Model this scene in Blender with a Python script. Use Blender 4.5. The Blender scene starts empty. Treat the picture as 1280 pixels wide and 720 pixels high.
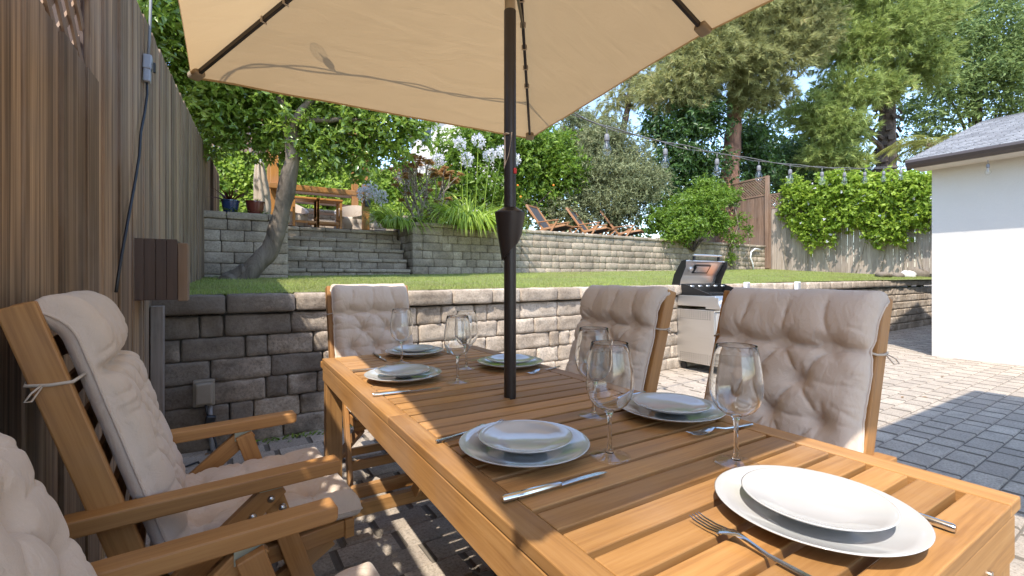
import bpy, math, random
import numpy as np
from mathutils import Vector, Matrix, noise as mnoise

random.seed(7)
SC = bpy.context.scene
COL = SC.collection
R = math.radians

# ------------------------------------------------------------------ camera
CH, YAW = 1.08, 31.6
cam_d = bpy.data.cameras.new('camera'); cam = bpy.data.objects.new('camera', cam_d); COL.objects.link(cam)
cam_d.sensor_width = 36.0; cam_d.lens = 16.0; cam_d.shift_y = -12.0 / 1280.0
cam_d.clip_start = 0.05; cam_d.clip_end = 900
cam.location = (0, 0, CH); cam.rotation_euler = (R(90), 0, R(-YAW))
SC.camera = cam

# ------------------------------------------------------------------ light
SUN = Vector((0.50, 0.42, -1.0)).normalized()          # direction the light travels
elev = math.asin(-SUN.z); az = math.atan2(-SUN.x, -SUN.y)
world = bpy.data.worlds.new('World'); SC.world = world; world.use_nodes = True
wn = world.node_tree; wn.nodes.clear()
sky = wn.nodes.new('ShaderNodeTexSky'); sky.sky_type = 'NISHITA'; sky.sun_disc = False
sky.sun_elevation = elev; sky.sun_rotation = az % (2 * math.pi); sky.air_density = 1.0; sky.dust_density = 0.6; sky.ozone_density = 1.2
bg = wn.nodes.new('ShaderNodeBackground'); bg.inputs['Strength'].default_value = 0.15
wo = wn.nodes.new('ShaderNodeOutputWorld')
wn.links.new(sky.outputs[0], bg.inputs[0]); wn.links.new(bg.outputs[0], wo.inputs[0])
sun_d = bpy.data.lights.new('sun', 'SUN'); sun_d.energy = 2.0; sun_d.angle = R(0.53); sun_d.color = (1.0, 0.93, 0.83)
sun = bpy.data.objects.new('sun', sun_d); COL.objects.link(sun)
sun.rotation_euler = (-SUN).to_track_quat('Z', 'Y').to_euler()
SC.view_settings.view_transform = 'Standard'; SC.view_settings.look = 'None'
SC.view_settings.gamma = 1.0; SC.view_settings.exposure = 1.80; SC.view_settings.use_curve_mapping = False
cy = SC.cycles
cy.use_denoising = True
try: cy.denoiser = 'OPENIMAGEDENOISE'
except Exception: pass
cy.max_bounces = 9; cy.diffuse_bounces = 4; cy.glossy_bounces = 4; cy.transmission_bounces = 8; cy.transparent_max_bounces = 16
cy.caustics_reflective = False; cy.caustics_refractive = True; cy.sample_clamp_indirect = 6.0

# ------------------------------------------------------------------ pixel helpers (measuring only: photo pixel -> yard point)
FPX, HOR = 568.9, 348.0
SA, CA = math.sin(R(YAW)), math.cos(R(YAW))
def ray(u, v):
    x, y = (u - 640) / FPX, (HOR - v) / FPX
    return Vector((CA * x + SA, -SA * x + CA, y))
def at(u, v, d): return ray(u, v) * d + Vector((0, 0, CH))
def onZ(u, v, z):
    r = ray(u, v); return r * ((z - CH) / r.z) + Vector((0, 0, CH))
def onY(u, v, Y):
    r = ray(u, v); return r * (Y / r.y) + Vector((0, 0, CH))
def onX(u, v, X):
    r = ray(u, v); return r * (X / r.x) + Vector((0, 0, CH))

# ------------------------------------------------------------------ materials
MATS = {}
class NT:
    def __init__(s, name):
        s.m = bpy.data.materials.new(name); s.m.use_nodes = True; s.t = s.m.node_tree; s.t.nodes.clear()
        s.out = s.n('ShaderNodeOutputMaterial'); MATS[name] = s.m
    def n(s, typ, **k):
        nd = s.t.nodes.new(typ)
        for a, b in k.items(): setattr(nd, a, b)
        return nd
    def l(s, a, b): s.t.links.new(a, b)
    def set(s, nd, **k):
        for a, b in k.items():
            a = a.replace('_', ' ')
            i = nd.inputs[a]
            if hasattr(b, 'is_output') or isinstance(b, bpy.types.NodeSocket): s.l(b, i)
            else: i.default_value = b
        return nd
    def noise(s, vec, scale, detail=4, rough=.55, dist=0.0):
        nd = s.n('ShaderNodeTexNoise'); s.l(vec, nd.inputs['Vector'])
        nd.inputs['Scale'].default_value = scale; nd.inputs['Detail'].default_value = detail
        nd.inputs['Roughness'].default_value = rough; nd.inputs['Distortion'].default_value = dist
        return nd.outputs['Fac']
    def mapv(s, vec, sc=(1, 1, 1)):
        nd = s.n('ShaderNodeMapping'); s.l(vec, nd.inputs['Vector']); nd.inputs['Scale'].default_value = sc
        return nd.outputs[0]
    def ramp(s, fac, stops):
        nd = s.n('ShaderNodeValToRGB'); s.l(fac, nd.inputs[0]); e = nd.color_ramp.elements
        while len(e) < len(stops): e.new(0.5)
        for q, (p, c) in zip(e, stops): q.position = p; q.color = (*c, 1) if len(c) == 3 else c
        return nd.outputs[0]
    def mix(s, fac, a, b, mode='MIX'):
        nd = s.n('ShaderNodeMix', data_type='RGBA', blend_type=mode)
        for i, v in ((0, fac), (6, a), (7, b)):
            if isinstance(v, bpy.types.NodeSocket): s.l(v, nd.inputs[i])
            elif i == 0: nd.inputs[0].default_value = v
            else: nd.inputs[i].default_value = (*v, 1)
        return nd.outputs[2]
    def math(s, op, a, b=0.0, c=None):
        nd = s.n('ShaderNodeMath', operation=op)
        for i, v in enumerate((a, b) if c is None else (a, b, c)):
            if isinstance(v, bpy.types.NodeSocket): s.l(v, nd.inputs[i])
            else: nd.inputs[i].default_value = v
        return nd.outputs[0]
    def bump(s, h, strength=.3, dist=.01):
        nd = s.n('ShaderNodeBump'); s.l(h, nd.inputs['Height']); nd.inputs['Strength'].default_value = strength; nd.inputs['Distance'].default_value = dist
        return nd.outputs[0]
    def obj(s): return s.n('ShaderNodeTexCoord').outputs['Object']
    def uv(s): return s.n('ShaderNodeTexCoord').outputs['UV']
    def rnd(s): return s.n('ShaderNodeAttribute', attribute_name='rnd').outputs['Fac']
    def pbr(s, **k):
        p = s.n('ShaderNodeBsdfPrincipled'); s.set(p, **k); s.l(p.outputs[0], s.out.inputs[0]); return p

def simple(name, col, rough=.5, metal=0.0, var=.12, scale=20, bump=0.0, coat=0.0, spec=.5):
    t = NT(name); o = t.obj(); f = t.noise(o, scale, 4)
    c = t.mix(f, tuple(x * (1 - var) for x in col), tuple(min(1, x * (1 + var)) for x in col))
    k = dict(Base_Color=c, Roughness=rough, Metallic=metal)
    p = t.pbr(**k); p.inputs['Coat Weight'].default_value = coat; p.inputs['Specular IOR Level'].default_value = spec
    if bump: t.l(t.bump(t.noise(o, scale * 3, 5), bump, .004), p.inputs['Normal'])
    return t.m

def wood(name, dark, mid, light, rough=.42, us=2.2, vs=38, rv=.35, bump=.12, coat=.0, knots=True, rs=(.28, .5, .74), wear=.45, streak=0):
    t = NT(name); uv = t.uv(); r = t.rnd()
    g1 = t.noise(t.mapv(uv, (us, vs, 1)), 1.0, 6, .62, .6)
    g2 = t.noise(t.mapv(uv, (us * 2.2, vs * 4.5, 1)), 1.0, 3, .6)
    g3 = t.noise(t.mapv(uv, (1.3, 5, 1)), 1.0, 3, .5)
    f = t.math('ADD', t.math('MULTIPLY', g1, .62), t.math('MULTIPLY', g2, .38))
    c = t.ramp(f, [(rs[0], dark), (rs[1], mid), (rs[2], light)])
    c = t.mix(t.math('MULTIPLY', g3, .55), c, tuple(x * .62 for x in mid), 'MIX')
    v = t.math('MULTIPLY_ADD', r, rv, 1 - rv / 2)
    vv = t.n('ShaderNodeCombineColor'); [t.l(v, vv.inputs[i]) for i in range(3)]
    c = t.mix(1.0, c, vv.outputs[0], 'MULTIPLY')
    wx = t.ramp(t.noise(t.obj(), 2.6, 4, .6), [(.46, (0, 0, 0)), (.68, (1, 1, 1))]); c = t.mix(t.math('MULTIPLY', wx, wear), c, tuple(.55 * x + .45 * sum(mid) / 3 for x in mid))
    if streak:                                               # black weather streaks running down the boards
        st = t.ramp(t.noise(t.mapv(t.obj(), (16, 16, .7)), 1.0, 4, .6, .4), [(.47, (0, 0, 0)), (.66, (1, 1, 1))]); c = t.mix(t.math('MULTIPLY', st, streak), c, tuple(x * .8 for x in dark))
    if knots:
        vo = t.n('ShaderNodeTexVoronoi'); t.l(t.mapv(uv, (1.5, 7, 1)), vo.inputs['Vector']); vo.inputs['Scale'].default_value = 1.0
        k = t.ramp(vo.outputs['Distance'], [(.03, (1, 1, 1)), (.11, (0, 0, 0))])
        c = t.mix(t.math('MULTIPLY', k, .55), c, tuple(x * .35 for x in dark))
    p = t.pbr(Base_Color=c, Roughness=t.math('MULTIPLY_ADD', g1, .25, rough - .12))
    p.inputs['Coat Weight'].default_value = coat; p.inputs['Coat Roughness'].default_value = .35
    t.l(t.bump(f, bump, .003), p.inputs['Normal'])
    return t.m

wood('table_wood', (.26, .115, .032), (.46, .23, .072), (.60, .335, .125), rough=.56, coat=.0, rv=.5, rs=(.32, .5, .70), bump=.2)
wood('chair_wood', (.24, .10, .027), (.44, .21, .062), (.56, .295, .10), rough=.55, coat=.0, rv=.3)
wood('cedar_fence', (.075, .043, .025), (.33, .215, .125), (.58, .42, .275), rough=.85, us=.5, vs=30, rv=.8, streak=.55, bump=.9, rs=(.37, .51, .66))
wood('grey_fence', (.20, .155, .12), (.36, .29, .235), (.50, .425, .355), rough=.85, us=1.1, vs=17, rv=.5, bump=.5, rs=(.36, .5, .66))
wood('brown_fence', (.13, .075, .048), (.25, .155, .105), (.36, .24, .165), rough=.85, us=1.1, vs=17, rv=.45, bump=.5, rs=(.36, .5, .66))
wood('dark_box_wood', (.050, .029, .020), (.105, .063, .044), (.16, .10, .072), rough=.7, us=1.2, vs=14, rv=.3, bump=.4)
wood('tan_post_wood', (.17, .10, .055), (.27, .165, .095), (.36, .235, .14), rough=.8, us=1.2, vs=14, rv=.3, bump=.4)
wood('pergola_wood', (.32, .13, .025), (.50, .22, .05), (.60, .29, .08), rough=.5, us=1.5, vs=12, rv=.25)
wood('lounge_wood', (.26, .11, .045), (.38, .18, .075), (.47, .25, .115), rough=.5, us=2, vs=20, rv=.3)

def stone(name, a, b, dark, rough=.92, sc=1.0, stain=.5, shade_grime=0.0):
    t = NT(name); o = t.obj(); r = t.rnd()
    n1 = t.noise(o, 5 * sc, 6, .65); n2 = t.noise(o, 60 * sc, 5, .7); n3 = t.noise(o, 1.1 * sc, 3)
    c = t.mix(r, a, b)
    c = t.mix(t.ramp(n1, [(.42, (0, 0, 0)), (.72, (1, 1, 1))]), c, dark)
    sp = t.ramp(n2, [(.30, (.55, .55, .55)), (.5, (1, 1, 1)), (.72, (1.25, 1.25, 1.25))])
    c = t.mix(1.0, c, sp, 'MULTIPLY')
    c = t.mix(t.math('MULTIPLY', t.ramp(n3, [(.45, (0, 0, 0)), (.7, (1, 1, 1))]), stain), c, tuple(x * .55 for x in dark))
    if shade_grime:                                                 # shade painted into the left blocks, along with some black staining
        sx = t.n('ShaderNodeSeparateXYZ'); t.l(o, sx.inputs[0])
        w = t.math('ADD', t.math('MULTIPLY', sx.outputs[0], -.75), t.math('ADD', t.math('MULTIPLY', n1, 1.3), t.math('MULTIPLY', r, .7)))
        g = t.ramp(w, [(.30, (0, 0, 0)), (.95, (1, 1, 1))]); c = t.mix(t.math('MULTIPLY', g, shade_grime), c, (.085, .070, .056))
    p = t.pbr(Base_Color=c, Roughness=rough); p.inputs['Specular IOR Level'].default_value = .25
    h = t.math('ADD', t.math('MULTIPLY', n1, .6), t.math('MULTIPLY', n2, .5))
    t.l(t.bump(h, .8, .010), p.inputs['Normal'])
    return t.m
stone('block_stone', (.46, .375, .29), (.63, .53, .425), (.28, .22, .165), stain=.5, shade_grime=.72)
stone('upper_block_stone', (.34, .275, .205), (.49, .405, .31), (.22, .175, .13), stain=.4, sc=.7)
stone('paver_stone', (.37, .31, .25), (.50, .425, .34), (.32, .275, .225), sc=1.4, stain=.12)
simple('joint_dirt', (.155, .132, .105), .95, var=.4, scale=30)
simple('soil', (.10, .075, .05), .95, var=.4, scale=12, bump=.5)
simple('dry_ground', (.17, .13, .085), .95, var=.35, scale=3, bump=.4)

def grass_mat():
    t = NT('grass'); r = t.rnd(); o = t.obj()
    c = t.mix(r, (.15, .24, .045), (.43, .49, .15))
    c = t.mix(t.ramp(t.noise(o, 1.6, 3), [(.42, (0, 0, 0)), (.7, (.55, .55, .55))]), c, (.33, .29, .125))
    d = t.set(t.n('ShaderNodeBsdfDiffuse'), Color=c); tr = t.set(t.n('ShaderNodeBsdfTranslucent'), Color=c)
    m = t.n('ShaderNodeMixShader'); m.inputs[0].default_value = .35; t.l(d.outputs[0], m.inputs[1]); t.l(tr.outputs[0], m.inputs[2]); t.l(m.outputs[0], t.out.inputs[0])
grass_mat()
def lawn_mat():
    t = NT('lawn'); o = t.obj()
    c = t.mix(t.noise(o, 25, 5, .7), (.14, .18, .045), (.33, .36, .11))
    c = t.mix(t.ramp(t.noise(o, 1.3, 3), [(.45, (0, 0, 0)), (.7, (.6, .6, .6))]), c, (.20, .17, .075))
    p = t.pbr(Base_Color=c, Roughness=.95); t.l(t.bump(t.noise(o, 90, 4), 1.0, .03), p.inputs['Normal'])
lawn_mat()

def stucco():
    t = NT('white_stucco'); o = t.obj(); n = t.noise(o, 45, 5, .6); n2 = t.noise(o, 9, 3); n3 = t.noise(o, 1.2, 3)
    c = t.mix(n3, (.62, .585, .535), (.55, .52, .475))
    c = t.mix(t.math('MULTIPLY', n, .25), c, (.48, .47, .45))
    p = t.pbr(Base_Color=c, Roughness=.92); h = t.math('ADD', n, t.math('MULTIPLY', n2, .8)); t.l(t.bump(h, .30, .010), p.inputs['Normal'])
stucco()
def shingles():
    t = NT('grey_shingles'); uv = t.uv()
    b = t.n('ShaderNodeTexBrick'); t.l(uv, b.inputs['Vector'])
    b.inputs['Scale'].default_value = 1; b.inputs['Brick Width'].default_value = .22; b.inputs['Row Height'].default_value = .145; b.inputs['Mortar Size'].default_value = .006
    b.inputs['Color1'].default_value = (.20, .20, .21, 1); b.inputs['Color2'].default_value = (.33, .33, .34, 1); b.inputs['Mortar'].default_value = (.10, .10, .105, 1)
    n = t.noise(uv, 60, 4, .7)
    c = t.mix(n, (.75, .75, .75), (1.2, 1.2, 1.2)); c = t.mix(1.0, b.outputs[0], c, 'MULTIPLY')
    p = t.pbr(Base_Color=c, Roughness=.95); t.l(t.bump(t.math('ADD', n, b.outputs[0]), .7, .02), p.inputs['Normal'])
shingles()
simple('gutter_brown', (.055, .042, .038), .4, var=.1)
simple('soffit_paint', (.62, .58, .52), .8, var=.05)
simple('umbrella_bronze', (.040, .031, .027), .38, .35, var=.12, scale=40)
simple('tan_sleeve', (.34, .265, .175), .7, var=.15, scale=30)
simple('black_plastic', (.016, .016, .018), .42, var=.2)
simple('grey_plastic', (.30, .30, .31), .5, var=.15)
simple('cord_grey', (.17, .165, .16), .6, var=.1)
simple('beige_box', (.30, .255, .195), .55, var=.12)
simple('bulb_socket', (.19, .19, .20), .5, var=.1)
simple('red_light', (.65, .03, .02), .4, var=.05)
simple('tag_paper', (.62, .50, .38), .8, var=.08)
simple('porcelain', (.51, .51, .505), .10, var=.01, coat=.6)
simple('orange_plastic', (.85, .24, .02), .4, var=.08)
simple('terracotta', (.16, .035, .022), .25, var=.25, coat=.4)
simple('blue_glaze', (.02, .045, .12), .2, var=.25, coat=.5)
simple('beige_fabric', (.50, .42, .34), .9, var=.1, scale=60)
simple('beige_wicker', (.46, .38, .30), .8, var=.12, scale=60)
simple('dark_sling', (.05, .05, .055), .75, var=.25, scale=80)
simple('black_enamel', (.014, .014, .015), .28, var=.2)
simple('white_plastic', (.75, .76, .78), .45, var=.05)
simple('zinc_bolt', (.55, .54, .52), .32, 1.0, var=.1)
simple('green_zinc', (.42, .46, .36), .4, .7, var=.1)
simple('far_wall_paint', (.62, .58, .53), .9, var=.05)
simple('far_roof', (.30, .28, .26), .9, var=.15, scale=4)
simple('window_dark', (.05, .06, .08), .15, var=.2)
simple('tie_string', (.55, .47, .38), .9, var=.1)

def brushed(name, col, rough, sc):
    t = NT(name); o = t.obj(); n = t.noise(t.mapv(o, sc), 1.0, 4, .6)
    c = t.mix(n, tuple(x * .86 for x in col), col)
    p = t.pbr(Base_Color=c, Metallic=1.0, Roughness=t.math('MULTIPLY_ADD', n, .22, rough - .1)); t.l(t.bump(n, .05, .001), p.inputs['Normal'])
brushed('stainless', (.80, .785, .76), .42, (4, 4, 220))
brushed('cutlery_steel', (.72, .71, .69), .17, (60, 60, 60))

def canopy_mat():
    t = NT('canopy_fabric'); o = t.obj()
    w = t.n('ShaderNodeTexNoise'); 
    n = t.noise(t.mapv(o, (1, 1, 1)), 3.5, 4, .55, 1.2); fine = t.noise(o, 240, 3)
    c = t.mix(t.math('ADD', t.math('MULTIPLY', n, .5), t.math('MULTIPLY', fine, .4)), (.535, .365, .185), (.60, .42, .225))
    bp = t.bump(t.math('ADD', t.noise(t.mapv(o, (2.2, 7, 2)), 1.6, 4, .5, 1.0), t.math('MULTIPLY', fine, .06)), .24, .02)
    d = t.set(t.n('ShaderNodeBsdfDiffuse'), Color=c, Normal=bp); tr = t.set(t.n('ShaderNodeBsdfTranslucent'), Color=c, Normal=bp)
    m = t.n('ShaderNodeMixShader'); m.inputs[0].default_value = .36; t.l(d.outputs[0], m.inputs[1]); t.l(tr.outputs[0], m.inputs[2]); t.l(m.outputs[0], t.out.inputs[0])
canopy_mat()
def cushion_mat():
    t = NT('cushion_fabric'); o = t.obj(); uv = t.uv()
    n = t.noise(o, 6, 3); fine = t.noise(t.mapv(o, (500, 500, 500)), 1.0, 2)
    c = t.mix(n, (.60, .485, .385), (.68, .565, .46)); c = t.mix(t.math('MULTIPLY', fine, .35), c, (.49, .39, .305))
    p = t.pbr(Base_Color=c, Roughness=.88); p.inputs['Sheen Weight'].default_value = .25; p.inputs['Specular IOR Level'].default_value = .2
    wr = t.noise(t.mapv(o, (1, 1.6, .8)), 17, 5, .6, 1.6)
    t.l(t.bump(t.math('ADD', wr, t.math('MULTIPLY', fine, .08)), .36, .014), p.inputs['Normal'])
cushion_mat()
def glass_mats():
    t = NT('thin_glass'); lw = t.n('ShaderNodeLayerWeight'); lw.inputs[0].default_value = .28
    f = t.ramp(lw.outputs['Facing'], [(.0, (.085,) * 3), (.5, (.17,) * 3), (.85, (.45,) * 3), (1.0, (.9,) * 3)])
    tr = t.n('ShaderNodeBsdfTransparent'); tr.inputs[0].default_value = (.965, .97, .97, 1)
    g = t.n('ShaderNodeBsdfGlossy'); g.inputs['Roughness'].default_value = .015
    m = t.n('ShaderNodeMixShader'); t.l(f, m.inputs[0]); t.l(tr.outputs[0], m.inputs[1]); t.l(g.outputs[0], m.inputs[2]); t.l(m.outputs[0], t.out.inputs[0])
    t = NT('solid_glass'); g = t.n('ShaderNodeBsdfGlass'); g.inputs['IOR'].default_value = 1.47; g.inputs['Roughness'].default_value = 0.0
    g.inputs['Color'].default_value = (.98, .985, .985, 1); t.l(g.outputs[0], t.out.inputs[0])
glass_mats()
def leaf_mat(name, c1, c2, trans=.3, gloss=.06, rough=.4, c3=None):
    t = NT(name); r = t.rnd()
    c = t.ramp(r, [(.0, c1), (.85, c2), (1.0, c3 or c2)])
    d = t.n('ShaderNodeBsdfPrincipled'); t.l(c, d.inputs['Base Color']); d.inputs['Roughness'].default_value = rough; d.inputs['Specular IOR Level'].default_value = gloss * 5
    ct = t.mix(.5, c, tuple(min(1, x * 1.7) for x in c2)); tr = t.set(t.n('ShaderNodeBsdfTranslucent'), Color=ct)
    m = t.n('ShaderNodeMixShader'); m.inputs[0].default_value = trans; t.l(d.outputs[0], m.inputs[1]); t.l(tr.outputs[0], m.inputs[2]); t.l(m.outputs[0], t.out.inputs[0])
leaf_mat('leaf_glossy', (.055, .125, .018), (.29, .40, .065), .32, .14, .26, (.55, .62, .20))
leaf_mat('leaf_bright', (.050, .115, .013), (.19, .29, .035), .35, .07, .42, (.36, .42, .08))
leaf_mat('leaf_olive', (.11, .13, .060), (.29, .31, .16), .25, .04, .5, (.40, .35, .20))
leaf_mat('leaf_dark', (.018, .050, .014), (.075, .14, .030), .25, .09, .35, (.20, .28, .07))
leaf_mat('leaf_vine', (.10, .185, .020), (.36, .47, .065), .40, .06, .45, (.54, .58, .16))
leaf_mat('leaf_right', (.075, .125, .038), (.23, .30, .095), .3, .05, .5, (.33, .38, .15))
leaf_mat('needle_pine', (.12, .14, .05), (.40, .40, .17), .25, .04, .55, (.56, .43, .24))
leaf_mat('needle_pine_fresh', (.11, .165, .045), (.38, .45, .14), .25, .04, .55, (.55, .48, .22))
leaf_mat('leaf_strap', (.13, .21, .022), (.38, .50, .07), .35, .08, .4, (.58, .60, .16))
leaf_mat('palm_frond', (.11, .14, .03), (.30, .32, .09), .3, .06, .45, (.42, .36, .12))
leaf_mat('flower_lilac', (.68, .66, .74), (.84, .83, .88), .35, .02, .6, (.90, .90, .92))
leaf_mat('succulent_brown', (.34, .15, .07), (.52, .33, .15), .25, .03, .6, (.60, .46, .22))
leaf_mat('leaf_red', (.06, .02, .015), (.16, .05, .03), .2, .08, .4)
leaf_mat('dead_leaf', (.20, .11, .05), (.36, .22, .11), .2, .02, .7)
def bark(name, a, b, sc=9):
    t = NT(name); o = t.obj(); n = t.noise(t.mapv(o, (sc, sc, sc * .3)), 1.0, 6, .65, .8)
    p = t.pbr(Base_Color=t.ramp(n, [(.32, a), (.68, b)]), Roughness=.95); t.l(t.bump(n, 1.0, .04), p.inputs['Normal'])
bark('bark_grey', (.085, .066, .048), (.22, .175, .13), 7)
bark('bark_pine', (.085, .04, .025), (.32, .17, .11), 5)
bark('bark_dark', (.03, .022, .016), (.14, .10, .075), 6)
bark('twig', (.17, .135, .10), (.36, .30, .23), 20)
# ------------------------------------------------------------------ mesh builder
class MB:
    def __init__(s): s.v = []; s.f = []; s.uv = []; s.mi = []; s.rn = []
    def face(s, idx, uvs=None, mi=0, rn=0.5):
        s.f.append(tuple(idx)); s.uv.append(uvs or [(s.v[i][0] + s.v[i][2], s.v[i][1] + s.v[i][2]) for i in idx]); s.mi.append(mi); s.rn.append(rn)
    def box(s, c, size, M=None, mi=0, rn=None, taper=None, grain=None):
        """box centred at c; the wood grain runs along its longest side"""
        rn = random.random() if rn is None else rn
        sx, sy, sz = (q / 2 for q in size); b = len(s.v); c = Vector(c)
        L = grain if grain is not None else max(range(3), key=lambda i: size[i])
        ou, ov = random.random() * 50, random.random() * 50
        cs = [(-sx, -sy, -sz), (sx, -sy, -sz), (sx, sy, -sz), (-sx, sy, -sz), (-sx, -sy, sz), (sx, -sy, sz), (sx, sy, sz), (-sx, sy, sz)]
        for p in cs:
            q = Vector(p)
            s.v.append(tuple(c + (M @ q if M else q)))
        for fc in ((0, 3, 2, 1), (4, 5, 6, 7), (0, 1, 5, 4), (2, 3, 7, 6), (1, 2, 6, 5), (3, 0, 4, 7)):
            n = [i for i in range(3) if len({round(cs[k][i], 9) for k in fc}) > 1]
            if L in n: n = [L] + [i for i in n if i != L]
            s.face([b + k for k in fc], [(cs[k][n[0]] + ou, cs[k][n[1]] + ov + .37 * cs[k][3 - n[0] - n[1]]) for k in fc], mi, rn)
    def beam(s, p0, p1, w, h, up=(0, 0, 1), mi=0, rn=None):
        """bar from p0 to p1; w across, h along the 'up' side"""
        p0, p1 = Vector(p0), Vector(p1); d = p1 - p0; x = d.normalized(); u = Vector(up)
        y = u.cross(x).normalized(); z = x.cross(y)
        s.box((p0 + p1) / 2, (d.length, w, h), Matrix((x, y, z)).transposed(), mi, rn, grain=0)
    def tube(s, path, r, n=10, mi=0, rn=None, caps=True):
        rn = random.random() if rn is None else rn
        P = [Vector(p) for p in path]; rs = r if isinstance(r, (list, tuple)) else [r] * len(P); b = len(s.v)
        prev = None; ln = 0; lens = []
        for i, p in enumerate(P):
            t = (P[min(i + 1, len(P) - 1)] - P[max(i - 1, 0)]).normalized()
            if prev is None:
                a = Vector((0, 0, 1)) if abs(t.z) < .9 else Vector((1, 0, 0)); x = a.cross(t).normalized()
            else: x = (prev - t * prev.dot(t)).normalized()
            prev = x; y = t.cross(x)
            if i: ln += (P[i] - P[i - 1]).length
            lens.append(ln)
            for k in range(n):
                a = 2 * math.pi * k / n; s.v.append(tuple(p + (x * math.cos(a) + y * math.sin(a)) * rs[i]))
        for i in range(len(P) - 1):
            for k in range(n):
                k2 = (k + 1) % n
                s.face([b + i * n + k, b + i * n + k2, b + (i + 1) * n + k2, b + (i + 1) * n + k],
                       [(lens[i], k * .02), (lens[i], k * .02 + .02), (lens[i + 1], k * .02 + .02), (lens[i + 1], k * .02)], mi, rn)
        if caps:
            s.face([b + k for k in range(n)][::-1], None, mi, rn); s.face([b + (len(P) - 1) * n + k for k in range(n)], None, mi, rn)
    def lathe(s, prof, c=(0, 0, 0), n=40, mi=0, rn=.5, M=None):
        b = len(s.v); c = Vector(c); idx = []
        for (r, z) in prof:
            if r < 1e-6:
                q = Vector((0, 0, z)); s.v.append(tuple(c + (M @ q if M else q))); idx.append([len(s.v) - 1] * n)
            else:
                row = []
                for k in range(n):
                    a = 2 * math.pi * k / n; q = Vector((r * math.cos(a), r * math.sin(a), z)); s.v.append(tuple(c + (M @ q if M else q))); row.append(len(s.v) - 1)
                idx.append(row)
        for i in range(len(prof) - 1):
            for k in range(n):
                k2 = (k + 1) % n; q = [idx[i][k], idx[i][k2], idx[i + 1][k2], idx[i + 1][k]]
                q2 = []
                for z in q:
                    if z not in q2: q2.append(z)
                if len(q2) > 2: s.face(q2, None, mi, rn)
    def prism(s, pts, y0, y1, axis=1, mi=0, rn=None, M=None):
        """polygon (a,b) extruded between y0 and y1 along axis (1: pts are x,z; 0: pts are y,z; 2: pts are x,y)"""
        rn = random.random() if rn is None else rn; b = len(s.v); n = len(pts); ou = random.random() * 9
        for y in (y0, y1):
            for (p, q) in pts:
                w = Vector({1: (p, y, q), 0: (y, p, q), 2: (p, q, y)}[axis]); s.v.append(tuple(M @ w if M else w))
        def uvs(ix): return [(pts[(i - b) % n][0] + ou, pts[(i - b) % n][1] + (.05 if i - b >= n else 0)) for i in ix]
        f0 = [b + i for i in range(n)]; f1 = [b + n + i for i in range(n)][::-1]
        s.face(f0, uvs(f0), mi, rn); s.face(f1, uvs(f1), mi, rn)
        for i in range(n):
            j = (i + 1) % n; q = [b + j, b + i, b + n + i, b + n + j]
            L = math.dist(pts[i], pts[j]); s.face(q, [(L + ou, 0), (ou, 0), (ou, abs(y1 - y0)), (L + ou, abs(y1 - y0))], mi, rn)
    def grid(s, P, mi=0, rn=.5, flip=False):
        b = len(s.v); R_, C_ = len(P), len(P[0])
        for row in P: s.v += [tuple(p) for p in row]
        for i in range(R_ - 1):
            for j in range(C_ - 1):
                q = [b + i * C_ + j, b + i * C_ + j + 1, b + (i + 1) * C_ + j + 1, b + (i + 1) * C_ + j]
                s.face(q[::-1] if flip else q, None, mi, rn)
    def build(s, name, mats, parent=None, smooth=False, bevel=0, seg=2, recalc=True, angle=None):
        me = bpy.data.meshes.new(name); me.from_pydata(s.v, [], s.f)
        if isinstance(mats, str): mats = [mats]
        for m in mats: me.materials.append(MATS[m])
        ul = me.uv_layers.new(name='UVMap'); ul.data.foreach_set('uv', np.array([c for u in s.uv for p in u for c in p], dtype=np.float32))
        me.polygons.foreach_set('material_index', s.mi)
        at_ = me.attributes.new('rnd', 'FLOAT', 'FACE'); at_.data.foreach_set('value', s.rn)
        if recalc:
            import bmesh
            bm = bmesh.new(); bm.from_mesh(me); bmesh.ops.recalc_face_normals(bm, faces=bm.faces); bm.to_mesh(me); bm.free()
        if smooth: me.polygons.foreach_set('use_smooth', [True] * len(me.polygons))
        o = bpy.data.objects.new(name, me); COL.objects.link(o)
        if parent: o.parent = parent
        if bevel:
            m = o.modifiers.new('bevel', 'BEVEL'); m.width = bevel; m.segments = seg; m.limit_method = 'ANGLE'; m.angle_limit = R(40)
        if angle:
            for p in me.polygons: p.use_smooth = True
            try: me.set_sharp_from_angle(angle=R(angle))
            except Exception: pass
        return o

def tag(o, label=None, cat=None, group=None, kind=None):
    for k, v in (('label', label), ('category', cat), ('group', group), ('kind', kind)):
        if v: o[k] = v
    return o
def thing(name, label, cat, loc=(0, 0, 0), rz=0.0, group=None):
    o = bpy.data.objects.new(name, None); COL.objects.link(o); o.empty_display_size = .1
    o.location = loc; o.rotation_euler = (0, 0, rz)
    return tag(o, label, cat, group)
def struct(o): o['kind'] = 'structure'; return o
def copy_tree(o, parent=None):
    c = o.copy(); COL.objects.link(c)
    if parent: c.parent = parent
    for ch in list(o.children): copy_tree(ch, c)
    return c
def nz(p, s=1.0): return mnoise.noise(Vector(p) * s)

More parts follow.
